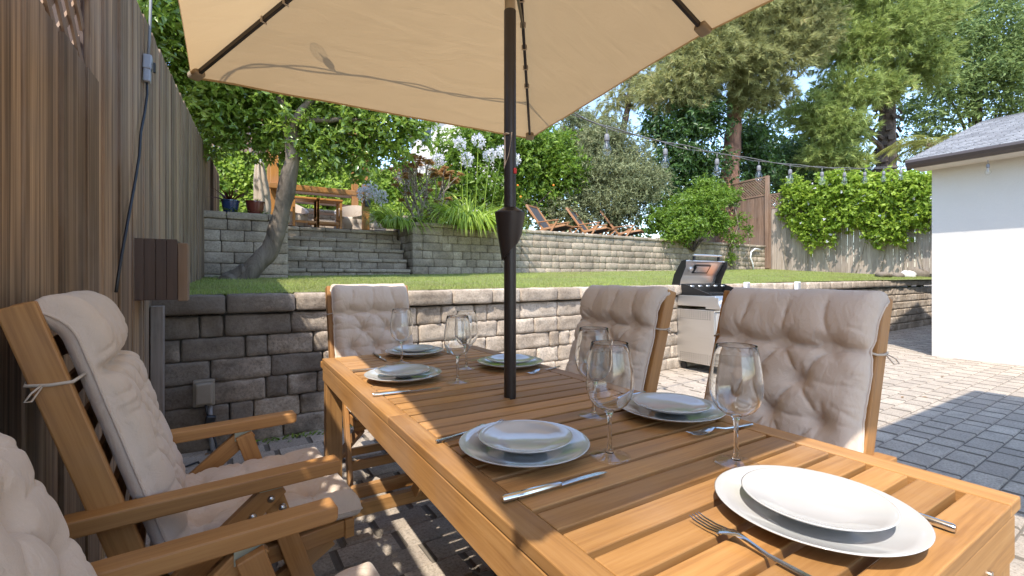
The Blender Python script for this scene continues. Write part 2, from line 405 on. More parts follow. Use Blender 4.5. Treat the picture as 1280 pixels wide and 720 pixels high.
# numpy leaf clouds ------------------------------------------------------------
def np_mesh(name, V, F, mat, rn, parent=None, smooth=False, extra=None):
    """V (n,3), F (m,k) all of the same size"""
    me = bpy.data.meshes.new(name); k = F.shape[1]
    me.vertices.add(len(V)); me.vertices.foreach_set('co', V.astype(np.float32).ravel())
    me.loops.add(F.size); me.loops.foreach_set('vertex_index', F.astype(np.int32).ravel())
    me.polygons.add(len(F)); me.polygons.foreach_set('loop_start', np.arange(0, F.size, k, dtype=np.int32))
    try: me.polygons.foreach_set('loop_total', np.full(len(F), k, dtype=np.int32))
    except Exception: pass
    me.materials.append(MATS[mat])
    a = me.attributes.new('rnd', 'FLOAT', 'FACE'); a.data.foreach_set('value', rn.astype(np.float32))
    me.update(calc_edges=True); me.validate()
    o = bpy.data.objects.new(name, me); COL.objects.link(o)
    if parent: o.parent = parent
    return o
def unit(a): return a / (np.linalg.norm(a, axis=1, keepdims=True) + 1e-9)
def leaf_geo(P, N, D, L, W, rng, fold=.25):
    """rhombus leaves: base P, growing along D, blade normal N"""
    n = len(P); D = unit(D - N * np.sum(D * N, axis=1, keepdims=True)); S = np.cross(N, D)
    L = L.reshape(-1, 1); W = W.reshape(-1, 1)
    a = P; c = P + D * L - N * L * .12; m = P + D * L * .42
    b = m + S * W + N * W * fold * 1.6; d = m - S * W + N * W * fold * 1.6
    V = np.stack([a, b, c, d], 1).reshape(-1, 3)
    i = np.arange(n) * 4; F = np.concatenate([np.stack([i, i + 1, i + 2], 1), np.stack([i, i + 2, i + 3], 1)])
    return V, F
def clump_points(clumps, n, rng, shell=.45):
    """points near the skin of lumpy ellipsoids; clumps: (centre, (rx,ry,rz))"""
    vol = np.array([(r[0] * r[1] + r[1] * r[2] + r[0] * r[2]) for _, r in clumps]); pick = rng.choice(len(clumps), n, p=vol / vol.sum())
    C = np.array([list(c) for c, _ in clumps])[pick]; Rr = np.array([r for _, r in clumps])[pick]
    d = unit(rng.normal(size=(n, 3))); rad = rng.random((n, 1)) ** shell
    lump = 1 + .22 * np.sin(d[:, :1] * 7 + C[:, :1] * 3) * np.cos(d[:, 1:2] * 6 + C[:, 2:] * 2) + .14 * np.sin(d[:, 2:] * 11 + C[:, 1:2] * 4)
    return C + d * Rr * rad * lump, d, pick
def leaves(name, clumps, n, size, mat, parent=None, seed=1, aspect=.42, up=.5, out=.6, droop=.2, shell=.45, rnscale=1.0, twigs=True):
    """leaf clusters (sprigs of a few leaves each) through the crown's volume"""
    rng = np.random.default_rng(seed); k = 6; ns = max(1, n // k)
    P0, d, pick = clump_points(clumps, ns, rng, shell)
    stray = rng.random(ns) < .10; cen = np.array([list(c) for c, _ in clumps])[pick]
    P0 = np.where(stray[:, None], cen + (P0 - cen) * (1.05 + .38 * rng.random((ns, 1))), P0); tone = rng.random(len(clumps))[pick]
    ax = unit(d * .8 + rng.normal(size=(ns, 3)) * .6 + np.array([0, 0, .25]))
    P = np.repeat(P0, k, 0); A = np.repeat(ax, k, 0); m = len(P)
    t = rng.random((m, 1)); P = P + A * t * size * 1.6
    side = unit(rng.normal(size=(m, 3))); D = unit(A * .7 + side * .9 + np.array([0, 0, -droop]))
    N = unit(rng.normal(size=(m, 3)) * .75 + np.repeat(d, k, 0) * out + np.array([0, 0, up]))
    L = size * (.5 + .85 * rng.random(m)) * np.repeat(.8 + .4 * rng.random(ns), k); W = L * aspect * .5 * (.8 + .4 * rng.random(m))
    V, F = leaf_geo(P, N, D, L, W, rng)
    base = np.repeat(rng.random(ns) * .38 + tone * .26, k) + rng.random(m) * .40
    rn = np.clip(base * rnscale, 0, 1); rn = np.concatenate([rn, rn])
    return np_mesh(name, V, F, mat, rn, parent)
def blades(name, P, D0, L, W, mat, parent=None, seed=1, droop=.6, seg=4):
    """arching strap leaves from P, leaving along D0"""
    rng = np.random.default_rng(seed); n = len(P); D = unit(D0)
    side = unit(np.cross(D, np.array([0, 0, 1.0]) + rng.normal(size=(n, 3)) * .2)); V = []; F = []
    L = L.reshape(-1, 1); W = W.reshape(-1, 1); p = P.copy(); dr = D.copy(); rows = []
    for s in range(seg + 1):
        f = s / seg; w = W * (1 - f ** 2.2) + W * .04
        rows.append((p - side * w, p + side * w)); dr = unit(dr + np.array([0, 0, -droop / seg * (1 + f)])); p = p + dr * L / seg
    V = np.concatenate([np.stack(r, 1).reshape(-1, 3) for r in rows]); i = np.arange(n) * 2
    F = np.concatenate([np.stack([s * 2 * n + i, s * 2 * n + i + 1, (s + 1) * 2 * n + i + 1, (s + 1) * 2 * n + i], 1) for s in range(seg)])
    rn = np.tile(rng.random(n), seg)
    return np_mesh(name, V, F, mat, rn, parent)
def needles(name, P, ax, per, L, W, mat, parent=None, seed=1, spread=.8, rn0=None):
    """tufts of needles at P pointing along ax"""
    rng = np.random.default_rng(seed); n = len(P)
    Q = np.repeat(P, per, 0); A = np.repeat(ax, per, 0); m = len(Q)
    D = unit(A + rng.normal(size=(m, 3)) * spread * .55); Q = Q + A * (rng.random((m, 1)) * L * .6)
    S = unit(np.cross(D, rng.normal(size=(m, 3)))); l = L * (.6 + .6 * rng.random((m, 1)))
    V = np.stack([Q - S * W, Q + S * W, Q + D * l], 1).reshape(-1, 3); F = np.arange(m * 3).reshape(-1, 3)
    b = rng.random(n) if rn0 is None else rn0
    rn = np.clip(np.repeat(b, per) * .7 + rng.random(m) * .35, 0, 1)
    return np_mesh(name, V, F, mat, rn, parent)
# ================================================================== SETTING
def lawn_z(x, y): return 0.975 + 0.0050 * x + max(0, y - 3.6) * (.027 + .0030 * max(0, x))
def wall_y(x): return 3.46 + .035 * x
def cap_z(x): return .975 + .0052 * x
def fence_x(y): return -.48 + .02 * y

mb = MB(); mb.v += [(-400, -400, -.09), (400, -400, -.09), (400, 400, -.09), (-400, 400, -.09)]; mb.face((0, 1, 2, 3))
struct(mb.build('ground', 'dry_ground'))

# paved patio: every paver is laid as its own bevelled block in one sheet
def pavers():
    mb = MB(); mb.v += [(-1.2, -4.0, -.0075), (17, -4.0, -.0075), (17, 5.2, -.0075), (-1.2, 5.2, -.0075)]; mb.face((0, 1, 2, 3), None, 1)
    rnd = random.Random(3); rot = Matrix.Rotation(R(1.4), 3, 'Z')
    y = -3.2
    while y < 4.5:
        h = .146; x = -1.1 - rnd.random() * .25; g = .0035
        while x < 16.5:
            w = rnd.choice((.20, .25, .25, .25, .28, .145))
            z = rnd.uniform(-.0016, .0016); c = .0075; n0 = len(mb.v); rn = min(1, max(0, rnd.gauss(.5, .26)))
            x0, x1, y0, y1 = x + .0085, x + w - .0085, y + .0028, y + h - .0028
            tl = rnd.uniform(-.0008, .0008)
            for (a, b_, zz) in ((x0, y0, z - .007), (x1, y0, z - .007), (x1, y1, z - .007), (x0, y1, z - .007), (x0 + c, y0 + c, z), (x1 - c, y0 + c, z + tl), (x1 - c, y1 - c, z), (x0 + c, y1 - c, z - tl), (x0, y0, -.03), (x1, y0, -.03), (x1, y1, -.03), (x0, y1, -.03)):
                p = rot @ Vector((a, b_, 0)); mb.v.append((p.x, p.y, zz))
            mb.face([n0 + k for k in (4, 5, 6, 7)], None, 0, rn)
            for k in range(4):
                k2 = (k + 1) % 4; mb.face([n0 + k, n0 + k2, n0 + 4 + k2, n0 + 4 + k], None, k % 2, rn); mb.face([n0 + 8 + k, n0 + 8 + k2, n0 + k2, n0 + k], None, 0, rn)
            x += w
        y += h
    return struct(mb.build('patio', ['paver_stone', 'joint_dirt'], recalc=False))
pavers()

# lawn sheet and its grass
def lawn():
    mb = MB(); xs = np.linspace(-.55, 15.6, 60); ys = np.linspace(3.62, 8.35, 26)
    mb.grid([[(x, max(y, wall_y(x) + .12) if j == 0 else y, lawn_z(x, y) + .008 * nz((x, y, 0), 2)) for x in xs] for j, y in enumerate(ys)])
    struct(mb.build('lawn', 'lawn', smooth=True))
    rng = np.random.default_rng(5); n = 70000
    x = rng.random(n) ** 1.25 * 15.5 - .45; y = wall_y(x) + .13 + rng.random(n) ** 1.35 * (8.2 - wall_y(x) - .13)
    keep = (rng.random(n) < 1.0) & (y < np.where(x < .72, 7.42, 8.2)); x, y = x[keep], y[keep]; n = len(x)
    z = np.array([lawn_z(a, b) for a, b in zip(x, y)]) - .004
    P = np.stack([x, y, z], 1); D = unit(rng.normal(size=(n, 3)) * np.array([.5, .5, .1]) + np.array([0, 0, 1.0]))
    patch = .5 + .5 * np.sin(x * 2.1 + 1.3 * np.sin(y * 1.7)) * np.cos(y * 2.3 + x)
    L = (.018 + .022 * rng.random(n)) * (.7 + .6 * patch); S = unit(np.cross(D, rng.normal(size=(n, 3)))); W = .0028
    V = np.stack([P - S * W, P + S * W, P + D * L[:, None]], 1).reshape(-1, 3)
    o = np_mesh('lawn_grass', V, np.arange(n * 3).reshape(-1, 3), 'grass', np.clip(.2 + .35 * patch + rng.random(n) * .5, 0, 1))
    tag(o, 'short green grass growing on the raised lawn strip', 'grass', kind='stuff')
lawn()
def sheet(name, x0, x1, y0, y1, z, mat, n=30, amp=.03):
    mb = MB(); mb.grid([[(x, y, z + amp * nz((x, y, 3), .8)) for x in np.linspace(x0, x1, n)] for y in np.linspace(y0, y1, n)])
    return struct(mb.build(name, mat, smooth=True))
sheet('terrace', -.6, 16, 9.05, 14, 2.03, 'dry_ground')
sheet('planter_soil', 3.0, 14.6, 8.36, 9.06, 2.06, 'soil')
sheet('planter_soil', -.45, .66, 7.56, 9.06, 1.95, 'soil')
sheet('hillside', -60, 90, 14, 160, 2.0, 'dry_ground', 20, .3)
sheet('hillside', 15.7, 90, -20, 14, 1.25, 'dry_ground', 20, .05)

# ------------------------------------------------------------------ block walls
def block(mb, o, ex, en, w, h, d, nx=4, nz_=3, rough=.006, edge=.012, rn=.5):
    """a tumbled block: rough rounded front (normal en), side walls running back by d"""
    o, ex, en = Vector(o), Vector(ex), Vector(en); ez = Vector((0, 0, 1))
    us = [0, edge] + [edge + (w - 2 * edge) * i / nx for i in range(1, nx)] + [w - edge, w]
    vs = [0, edge] + [edge + (h - 2 * edge) * i / nz_ for i in range(1, nz_)] + [h - edge, h]
    b = len(mb.v); C = len(us); Rr = len(vs); sd = random.random() * 100
    for j, v in enumerate(vs):
        for i, u in enumerate(us):
            ei = i in (0, C - 1); ej = j in (0, Rr - 1); off = -edge * (.75 * ei + .75 * ej)
            cx = .5 * edge * (1 if i == 0 else -1) * (ei and ej); cz = .5 * edge * (1 if j == 0 else -1) * (ei and ej)
            nn = nz((u * 14 + sd, v * 14, sd)) * rough * 1.5 + nz((u * 45, v * 45 + sd, sd)) * rough * .6
            wob = nz((v * 9 + sd, 3, u * 9)) * rough * .7
            p = o + ex * (u + cx + (wob if ei else 0)) + ez * (v + cz + (wob if ej else 0)) + en * (off + nn)
            mb.v.append(tuple(p))
    for j in range(Rr - 1):
        for i in range(C - 1):
            q = [b + j * C + i, b + j * C + i + 1, b + (j + 1) * C + i + 1, b + (j + 1) * C + i]; mb.face(q, None, 0, rn)
    ring = [b + i for i in range(C)] + [b + j * C + C - 1 for j in range(1, Rr)] + [b + (Rr - 1) * C + i for i in range(C - 2, -1, -1)] + [b + j * C for j in range(Rr - 2, 0, -1)]
    k0 = len(mb.v)
    for r in ring: mb.v.append(tuple(Vector(mb.v[r]) - en * d))
    n = len(ring)
    for i in range(n): mb.face([ring[(i + 1) % n], ring[i], k0 + i, k0 + (i + 1) % n], None, 0, rn)
def course(mb, p0, p1, en, z0, h0, h1=None, lens=(.2, .3, .4), d=.16, out=0.0, rnd=random, **k):
    """one row of blocks from p0 to p1 (x,y); z0 may be a function of the distance"""
    a, b = Vector((*p0, 0)), Vector((*p1, 0)); L = (b - a).length; ex = (b - a).normalized(); en = Vector(en); s = 0
    while s < L - .02:
        w = min(rnd.choice(lens) * rnd.uniform(.92, 1.08), L - s)
        if L - s - w < min(lens) * .5: w = L - s
        zz = z0(s + w / 2) if callable(z0) else z0; g = .004
        p = a + ex * (s + g) + en * (out + rnd.uniform(-.004, .004)); p.z = zz + g / 2
        block(mb, p, ex, en, w - 2 * g, h0 - g, d, rn=min(1, max(0, rnd.gauss(.5, .28))), **k)
        s += w
def lower_wall():
    rnd = random.Random(11); x0, x1 = -.46, 14.9
    p0, p1 = (x0, wall_y(x0)), (x1, wall_y(x1)); ex = (Vector((*p1, 0)) - Vector((*p0, 0))).normalized(); en = Vector((ex.y, -ex.x, 0))
    t = thing('retaining_wall', 'long low retaining wall of tumbled grey blocks along the patio', 'wall')
    mb = MB(); hs = (.142, .142, .145, .142, .142, .142)
    for i, h in enumerate(hs):
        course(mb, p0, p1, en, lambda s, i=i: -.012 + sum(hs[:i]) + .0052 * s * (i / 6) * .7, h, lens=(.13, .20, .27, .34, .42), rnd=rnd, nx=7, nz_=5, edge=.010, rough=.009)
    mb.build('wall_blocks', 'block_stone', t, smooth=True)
    m2 = MB(); course(m2, p0, p1, en, lambda s: .852 + .0052 * s, .122, lens=(.30, .40, .42), out=.035, d=.30, rnd=rnd, nx=6, nz_=3, edge=.011, rough=.008)
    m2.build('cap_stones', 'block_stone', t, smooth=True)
    m3 = MB(); c = (Vector((*p0, 0)) + Vector((*p1, 0))) / 2 - en * .13; L = (Vector((*p1, 0)) - Vector((*p0, 0))).length
    m3.box((c.x, c.y, .41), (L, .14, .85), Matrix((ex, -en, Vector((0, 0, 1)))).transposed(), rn=.2); m3.build('wall_core', 'joint_dirt', t)
lower_wall()
def block_wall(label, p0, p1, en, z0, z1, rows, name='block_wall', lens=(.2, .3, .4), cap=.075, mat='upper_block_stone', seed=1, end=None, res=(3, 2)):
    rnd = random.Random(seed); t = thing(name, label, 'wall'); mb = MB(); m2 = MB(); m3 = MB(); h = (z1 - cap - z0) / rows
    runs = [(p0, p1, en)] + ([end] if end else [])
    for (a, b, e) in runs:
        for i in range(rows): course(mb, a, b, e, z0 + i * h, h, lens=lens, rnd=rnd, nx=res[0], nz_=res[1], edge=.010, rough=.006)
        course(m2, a, b, e, z1 - cap, cap, lens=(.35, .42, .5), out=.03, d=.30, rnd=rnd, nx=res[0], nz_=2, edge=.010, rough=.005)
        A, B, E = Vector((*a, 0)), Vector((*b, 0)), Vector(e); c = (A + B) / 2 - E * .12; X = (B - A).normalized()
        m3.box((c.x, c.y, (z0 + z1 - cap) / 2 - .02), ((B - A).length - .06, .12, z1 - z0 - cap - .06), Matrix((X, -E, Vector((0, 0, 1)))).transposed())
    mb.build('wall_blocks', mat, t, smooth=True); m2.build('cap_stones', mat, t, smooth=True); m3.build('wall_core', 'joint_dirt', t)
    return t
block_wall('upper grey block retaining wall behind the lawn, agapanthus at its left end', (2.87, 8.2), (14.6, 8.2), (0, -1, 0), 1.00, 2.135, 7, 'retaining_wall', seed=4, end=((2.87, 9.3), (2.87, 8.2), (-1, 0, 0)))
block_wall('shaded block planter wall behind the leaning tree trunk', (-.42, 7.4), (.70, 7.4), (0, -1, 0), .98, 2.0, 6, 'planter_wall', lens=(.28, .36, .42), seed=9, cap=.1, end=((.70, 7.4), (.70, 9.2), (1, 0, 0)), res=(5, 3))
block_wall('short tan block wall behind the pergola', (.4, 10.9), (4.0, 10.9), (0, -1, 0), 2.0, 2.62, 4, 'low_wall', seed=12)
def steps():
    t = thing('garden_steps', 'grey block garden steps climbing from the lawn to the terrace', 'steps'); rnd = random.Random(5)
    for i in range(5):
        y = 8.22 + .19 * i; z = 1.06 + .19 * i; mb = MB()
        course(mb, (.74, y), (2.83, y), (0, -1, 0), z, .125, lens=(.2, .3, .4), d=.1, rnd=rnd, nx=3, nz_=2, edge=.009)
        course(mb, (.74, y), (2.83, y), (0, -1, 0), z + .125, .065, lens=(.3, .42), d=.30 if i < 4 else .42, out=.03, rnd=rnd, nx=3, nz_=2, edge=.010)
        mb.build('step', 'upper_block_stone', t, smooth=True)
    mb = MB()
    for i in range(5): mb.box((1.785, 8.22 + .19 * i + .10, 1.0 + .095 * i), (2.05, .10, .12 + .19 * i))
    mb.build('fill', 'joint_dirt', t)
steps()

# ------------------------------------------------------------------ fences
def lattice(mb, p0, p1, z0, z1, step=.075, w=.030, d=.012, en=(1, 0, 0)):
    a, b = Vector((*p0, 0)), Vector((*p1, 0)); L = (b - a).length; ex = (b - a).normalized(); H = z1 - z0; en = Vector(en)
    for sgn, off in ((1, 0), (-1, d)):
        s = -H
        while s < L + H:
            q0, q1 = [s, 0.0], [s + sgn * H, H]
            if sgn < 0: q0, q1 = [s, 0.0], [s - H, H]
            lo, hi = q0, q1; P = []
            for (u, v) in (lo, hi): P.append([u, v])
            def clip(A, B):
                (u0, v0), (u1, v1) = A, B
                if u1 == u0: return None
                ts = sorted([(0 - u0) / (u1 - u0), (L - u0) / (u1 - u0)]); t0, t1 = max(0, ts[0]), min(1, ts[1])
                if t1 - t0 < .03: return None
                return (u0 + (u1 - u0) * t0, v0 + (v1 - v0) * t0), (u0 + (u1 - u0) * t1, v0 + (v1 - v0) * t1)
            c = clip(P[0], P[1])
            if c:
                A, B = (a + ex * u + Vector((0, 0, z0 + v)) + en * off for (u, v) in c); mb.beam(A, B, w, d * .9, up=en)
            s += step
def boards(mb, p0, p1, en, zb, zt, w=.14, rnd=random, jit=.003, th=.018, alt=.0):
    a, b = Vector((*p0, 0)), Vector((*p1, 0)); L = (b - a).length; ex = (b - a).normalized(); en = Vector(en); s = 0
    while s < L:
        ww = w * rnd.uniform(.92, 1.05); top = zt(s) if callable(zt) else zt; bot = zb(s) if callable(zb) else zb; top += rnd.uniform(-.006, .006)
        k_ = int(round(s / w)); c = a + ex * (s + ww / 2) + en * (rnd.uniform(-jit, jit) + alt * (1 if k_ % 2 else -1)); M = Matrix((ex, en, Vector((0, 0, 1)))).transposed()
        mb.box((c.x, c.y, (top + bot) / 2), (ww - rnd.choice((.002, .004, .008)) + (.004 if alt else 0), th, top - bot), M, grain=2)
        s += ww
def left_fence():
    t = thing('wooden_fence', 'tall weathered brown board fence along the left side', 'fence'); rnd = random.Random(2)
    en = Vector((1, -.02, 0)).normalized(); P = lambda y: (fence_x(y), y)
    mb = MB(); boards(mb, P(-1.6), P(2.20), en, .0, 1.82, rnd=rnd, alt=.0035); boards(mb, P(2.17), P(11.7), en, .0, lambda s: 2.415 + .094 * s, rnd=rnd, alt=.0035)
    mb.build('board_panel', 'cedar_fence', t);
    m = MB(); lattice(m, (fence_x(-1.6) - .02, -1.6), (fence_x(2.15) - .02, 2.15), 1.80, 2.08, step=.135, w=.032, d=.009, en=en)
    m.beam((fence_x(-1.6) - .01, -1.6, 2.09), (fence_x(2.15) - .01, 2.15, 2.09), .045, .035); m.build('lattice_panel', 'tan_post_wood', t)
    for y, zt, x in ((2.20, 2.42, .0), (8.75, 3.05, .06), (-1.0, 2.1, .0), (.6, 2.1, .0)):
        q = MB(); q.box((fence_x(y) - .055 + x, y, zt / 2), (.09, .09, zt)); q.build('post', 'dark_box_wood', t)
    q = MB()
    for z in (.35, 1.55): q.beam((fence_x(-1.6) - .045, -1.6, z), (fence_x(11.7) - .045, 11.7, z), .05, .09)
    q.build('rail', 'cedar_fence', t)
left_fence()
q = MB(); q.box((-.368, 3.33, .46), (.06, .07, .92)); tag(q.build('fence_post', 'grey_fence', bevel=.004), 'short grey post where the left fence meets the block wall', 'post')
def wall_box():
    t = thing('wooden_box', 'dark plank box mounted on the fence above the wall end', 'box'); z0, z1 = .965, 1.285
    m = MB()
    for i in range(4): m.box((-.396 + i * .045, 2.90, (z0 + z1) / 2), (.0435, .02, z1 - z0 - .01), grain=2)
    m.build('front_panel', 'dark_box_wood', t, bevel=.002)
    m = MB(); m.box((-.325, 3.00, (z0 + z1) / 2), (.17, .175, z1 - z0 - .02)); m.build('box_body', 'dark_box_wood', t)
    m = MB(); m.box((-.217, 2.955, (z0 + z1) / 2 - .012), (.042, .13, z1 - z0 - .02), grain=2); m.build('side_post', 'tan_post_wood', t, bevel=.004)
wall_box()
def right_fence():
    t = thing('wooden_fence', 'tan board fence at the back right under the vine', 'fence'); rnd = random.Random(8)
    a, b = (14.80, 8.25), (15.7, 2.6); en = Vector((-(a[1] - b[1]), -(b[0] - a[0]), 0)).normalized()
    mb = MB(); boards(mb, a, b, en, 1.2, 3.35, w=.15, rnd=rnd); mb.build('board_panel', 'grey_fence', t)
    m = MB(); lattice(m, a, b, 3.36, 3.76, step=.09, w=.032, en=en); m.build('lattice_panel', 'brown_fence', t)
    m = MB(); m.beam((*a, 3.78), (*b, 3.78), .05, .04); m.beam((*a, 3.35), (*b, 3.35), .05, .05); m.build('rail', 'brown_fence', t)
    t = thing('wooden_fence', 'reddish brown lattice topped fence above the upper wall end', 'fence')
    a, b = (15.15, 11.5), (14.80, 8.25)
    en = Vector((-1, .1, 0)).normalized()
    mb = MB(); boards(mb, a, b, en, 1.3, 3.80, w=.15, rnd=rnd); mb.build('board_panel', 'brown_fence', t)
    m = MB(); lattice(m, a, b, 3.80, 4.36, step=.09, w=.032, en=en); m.build('lattice_panel', 'brown_fence', t)
    m = MB(); m.beam((*a, 4.38), (*b, 4.38), .06, .05); m.beam((*a, 3.8), (*b, 3.8), .05, .05); m.build('rail', 'brown_fence', t)
    m = MB(); m.box((14.76, 8.22, 2.9), (.11, .11, 3.0)); m.build('post', 'brown_fence', t, bevel=.005)
    t = thing('wooden_fence', 'dim brown fence far behind the ivy at the back left', 'fence')
    m = MB(); boards(m, (-3, 13.2), (1.3, 13.2), (0, -1, 0), 1.9, 5.05, w=.15, rnd=rnd); m.build('board_panel', 'brown_fence', t)
    m = MB(); m.beam((-3, 13.15, 4.9), (1.3, 13.15, 4.9), .05, .09); m.build('rail', 'brown_fence', t)
right_fence()

# ------------------------------------------------------------------ the white outbuilding at the right
def outbuilding():
    t = thing('white_outbuilding', 'white stucco outbuilding with grey shingle gable roof at right', 'building')
    X0, Y1 = 8.32, 2.34; ax, az = 11.45, 3.90; ye = 2.50; ex, ez = 7.93, 2.70
    m = MB(); m.prism([(X0, -.05), (2 * ax - X0, -.05), (2 * ax - X0, 2.62), (ax, 2.62 + (az - ez) * .90), (X0, 2.62)], -9.0, Y1); m.build('wall', 'white_stucco', t)
    m = MB(); th = .05
    for s in (1, -1):
        x0, x1 = ax + s * (ex - ax), ax; d = Vector((x1 - x0, 0, az - ez)); L = d.length; b = len(m.v)
        m.v += [(x0, -9.3, ez), (x0, ye, ez), (x1, ye, az), (x1, -9.3, az)]
        m.face([b, b + 1, b + 2, b + 3], [(0, 0), (ye + 9.3, 0), (ye + 9.3, L), (0, L)])
        m.v += [(x0, -9.3, ez - th), (x0, ye, ez - th), (x1, ye, az - th), (x1, -9.3, az - th)]
        m.face([b + 7, b + 6, b + 5, b + 4], [(0, 0)] * 4)
        for p, q in ((0, 1), (1, 2), (3, 0)): m.face([b + q, b + p, b + 4 + p, b + 4 + q], [(0, 0), (1, 0), (1, .05), (0, .05)])
    m.build('roof', 'grey_shingles', t, recalc=False)
    m = MB()
    for i in range(24):                                   # shingle courses stand a little proud of each other
        f = (i + .5) / 24; x = ex + (ax - ex) * i / 24; z = ez + (az - ez) * i / 24
        b = len(m.v); x2 = ex + (ax - ex) * (i + 1) / 24; z2 = ez + (az - ez) * (i + 1) / 24
        m.v += [(x, -9.3, z + .002), (x, ye + .01, z + .002), (x, ye + .01, z + .014), (x, -9.3, z + .014), (x2, ye + .01, z2 + .003), (x2, -9.3, z2 + .003)]
        m.face([b, b + 1, b + 2, b + 3], [(0, f * 3.4), (11.8, f * 3.4), (11.8, f * 3.4 + .01), (0, f * 3.4 + .01)]); m.face([b + 3, b + 2, b + 4, b + 5], [(0, i * .145), (11.8, i * .145), (11.8, i * .145 + .145), (0, i * .145 + .145)])
    m.build('shingle_courses', 'grey_shingles', t, recalc=False)
    m = MB(); g = [(ex - .075, ez - .01), (ex - .085, ez - .045), (ex - .065, ez - .085), (ex - .02, ez - .115), (ex + .0, ez - .115), (ex, ez - .01)]
    m.prism(g, -9.3, ye - .01); m.build('gutter', 'gutter_brown', t, bevel=.004)
    m = MB(); m.beam((ex + .01, ye - .01, ez - .085), (ax, ye - .01, az - .085), .03, .10); m.build('fascia', 'gutter_brown', t)
    m = MB(); m.box((8.15, -3.3, ez - .105), (.34, 11.5, .012)); m.build('soffit', 'soffit_paint', t)
outbuilding()
# roofed porch of the main house, behind the camera to the right: its shadow lies on the pavers
def porch():
    t = thing('porch_roof', 'flat porch roof of the main house beside the patio', 'porch')
    m = MB(); m.box((3.22, -2.4, 2.72), (3.0, 5.26, .14)); m.build('roof', 'gutter_brown', t)
    for x in (1.85, 4.6):
        m = MB(); m.box((x, -.9, 1.32), (.12, .12, 2.64)); m.build('post', 'white_stucco', t, bevel=.005)
porch()
def far_house():
    c = at(580, 182, 45); t = thing('far_house', 'pale gabled house seen far between the trees', 'house', tuple(c), R(-YAW + 4)); w, h = 4.7, 2.85
    m = MB(); m.prism([(-w, -9), (w, -9), (w, .1), (0, h), (-w, .1)], -3, 6, axis=1); m.build('wall', 'far_wall_paint', t)
    m = MB()
    for s in (-1, 1): m.beam((s * (w + .45), 1.4, -.05), (0, 1.4, h + .18), 9.6, .16)
    m.build('roof', 'far_roof', t); m = MB()
    for s in (-1, 1): m.beam((s * (w + .47), -3.42, -.10), (0, -3.42, h + .16), .08, .30)
    m.build('fascia', 'white_plastic', t)
    m = MB(); m.box((-3.3, -3.0, -.1), (.8, .06, 1.3)); f = m.build('window', 'window_dark', t)
    m = MB(); m.box((-3.3, -3.03, .6), (1.0, .06, .1)); m.box((-3.3, -3.03, -.8), (1.0, .06, .1)); m.box((-3.75, -3.03, -.1), (.1, .06, 1.5)); m.box((-2.85, -3.03, -.1), (.1, .06, 1.5)); m.build('frame', 'white_plastic', f)
far_house()
# ================================================================== FURNITURE
TZ = 0.72
def dining_table():
    t = thing('dining_table', 'long slatted honey wood dining table laid for six', 'table', (.345, .20, 0)); W, L = .766, 1.99
    rnd = random.Random(4); m = MB()
    for (x, w_) in ((.0255, .051), (W - .0285, .057)):
        for (y, l_) in ((L - .507, 1.010), (.489, .978)):
            m = MB(); m.box((x, y, TZ - .011), (w_, l_, .022)); m.build('side_rail', 'table_wood', t, bevel=.0025)
    m = MB(); y = .0; p = (L + .0125) / 31
    for i in range(31):
        m.box((.052 + (W - .110) / 2, y + (p - .0125) / 2, TZ - .0115), (W - .1115, p - .0125, .021), grain=0); y += p
    m.build('slats', 'table_wood', t, bevel=.0022)
    m = MB(); m.box((.012, L / 2, TZ - .0605), (.022, L - .02, .072)); m.box((W - .012, L / 2, TZ - .0605), (.022, L - .02, .072))
    m.box((W / 2, L - .013, TZ - .0605), (W - .05, .022, .072)); m.box((W / 2, .013, TZ - .0605), (W - .05, .022, .072))
    m.box((W / 2 - .16, L / 2, TZ - .045), (.03, L - .06, .045)); m.box((W / 2 + .16, L / 2, TZ - .045), (.03, L - .06, .045))
    m.build('apron', 'table_wood', t, bevel=.002)
    for x in (.040, W - .040):
        for y in (.04, L - .04):
            m = MB(); m.box((x, y, (TZ - .023) / 2), (.068, .058, TZ - .024), grain=2); m.build('leg', 'table_wood', t, bevel=.003)
    for y in (L - .035, L - .20, .035, .20):
        m = MB(); m.box((W / 2, y, .10), (W - .145 if y in (L - .035, .035) else W - .05, .032, .055)); m.build('stretcher', 'table_wood', t, bevel=.003)
    for (x, y0, y1) in ((.36, L - .22, L - .62), (.36, .22, .62)):
        m = MB(); m.beam((x, y0, .12), (x + .1, y1, TZ - .09), .035, .05); m.build('brace', 'table_wood', t, bevel=.003)
    for x in (.10, W - .10):
        m = MB(); m.tube([(x - .065, .003, TZ - .075), (x - .065, -.0015, TZ - .075)], .006, 12); m.build('bolt', 'zinc_bolt', t)
dining_table()

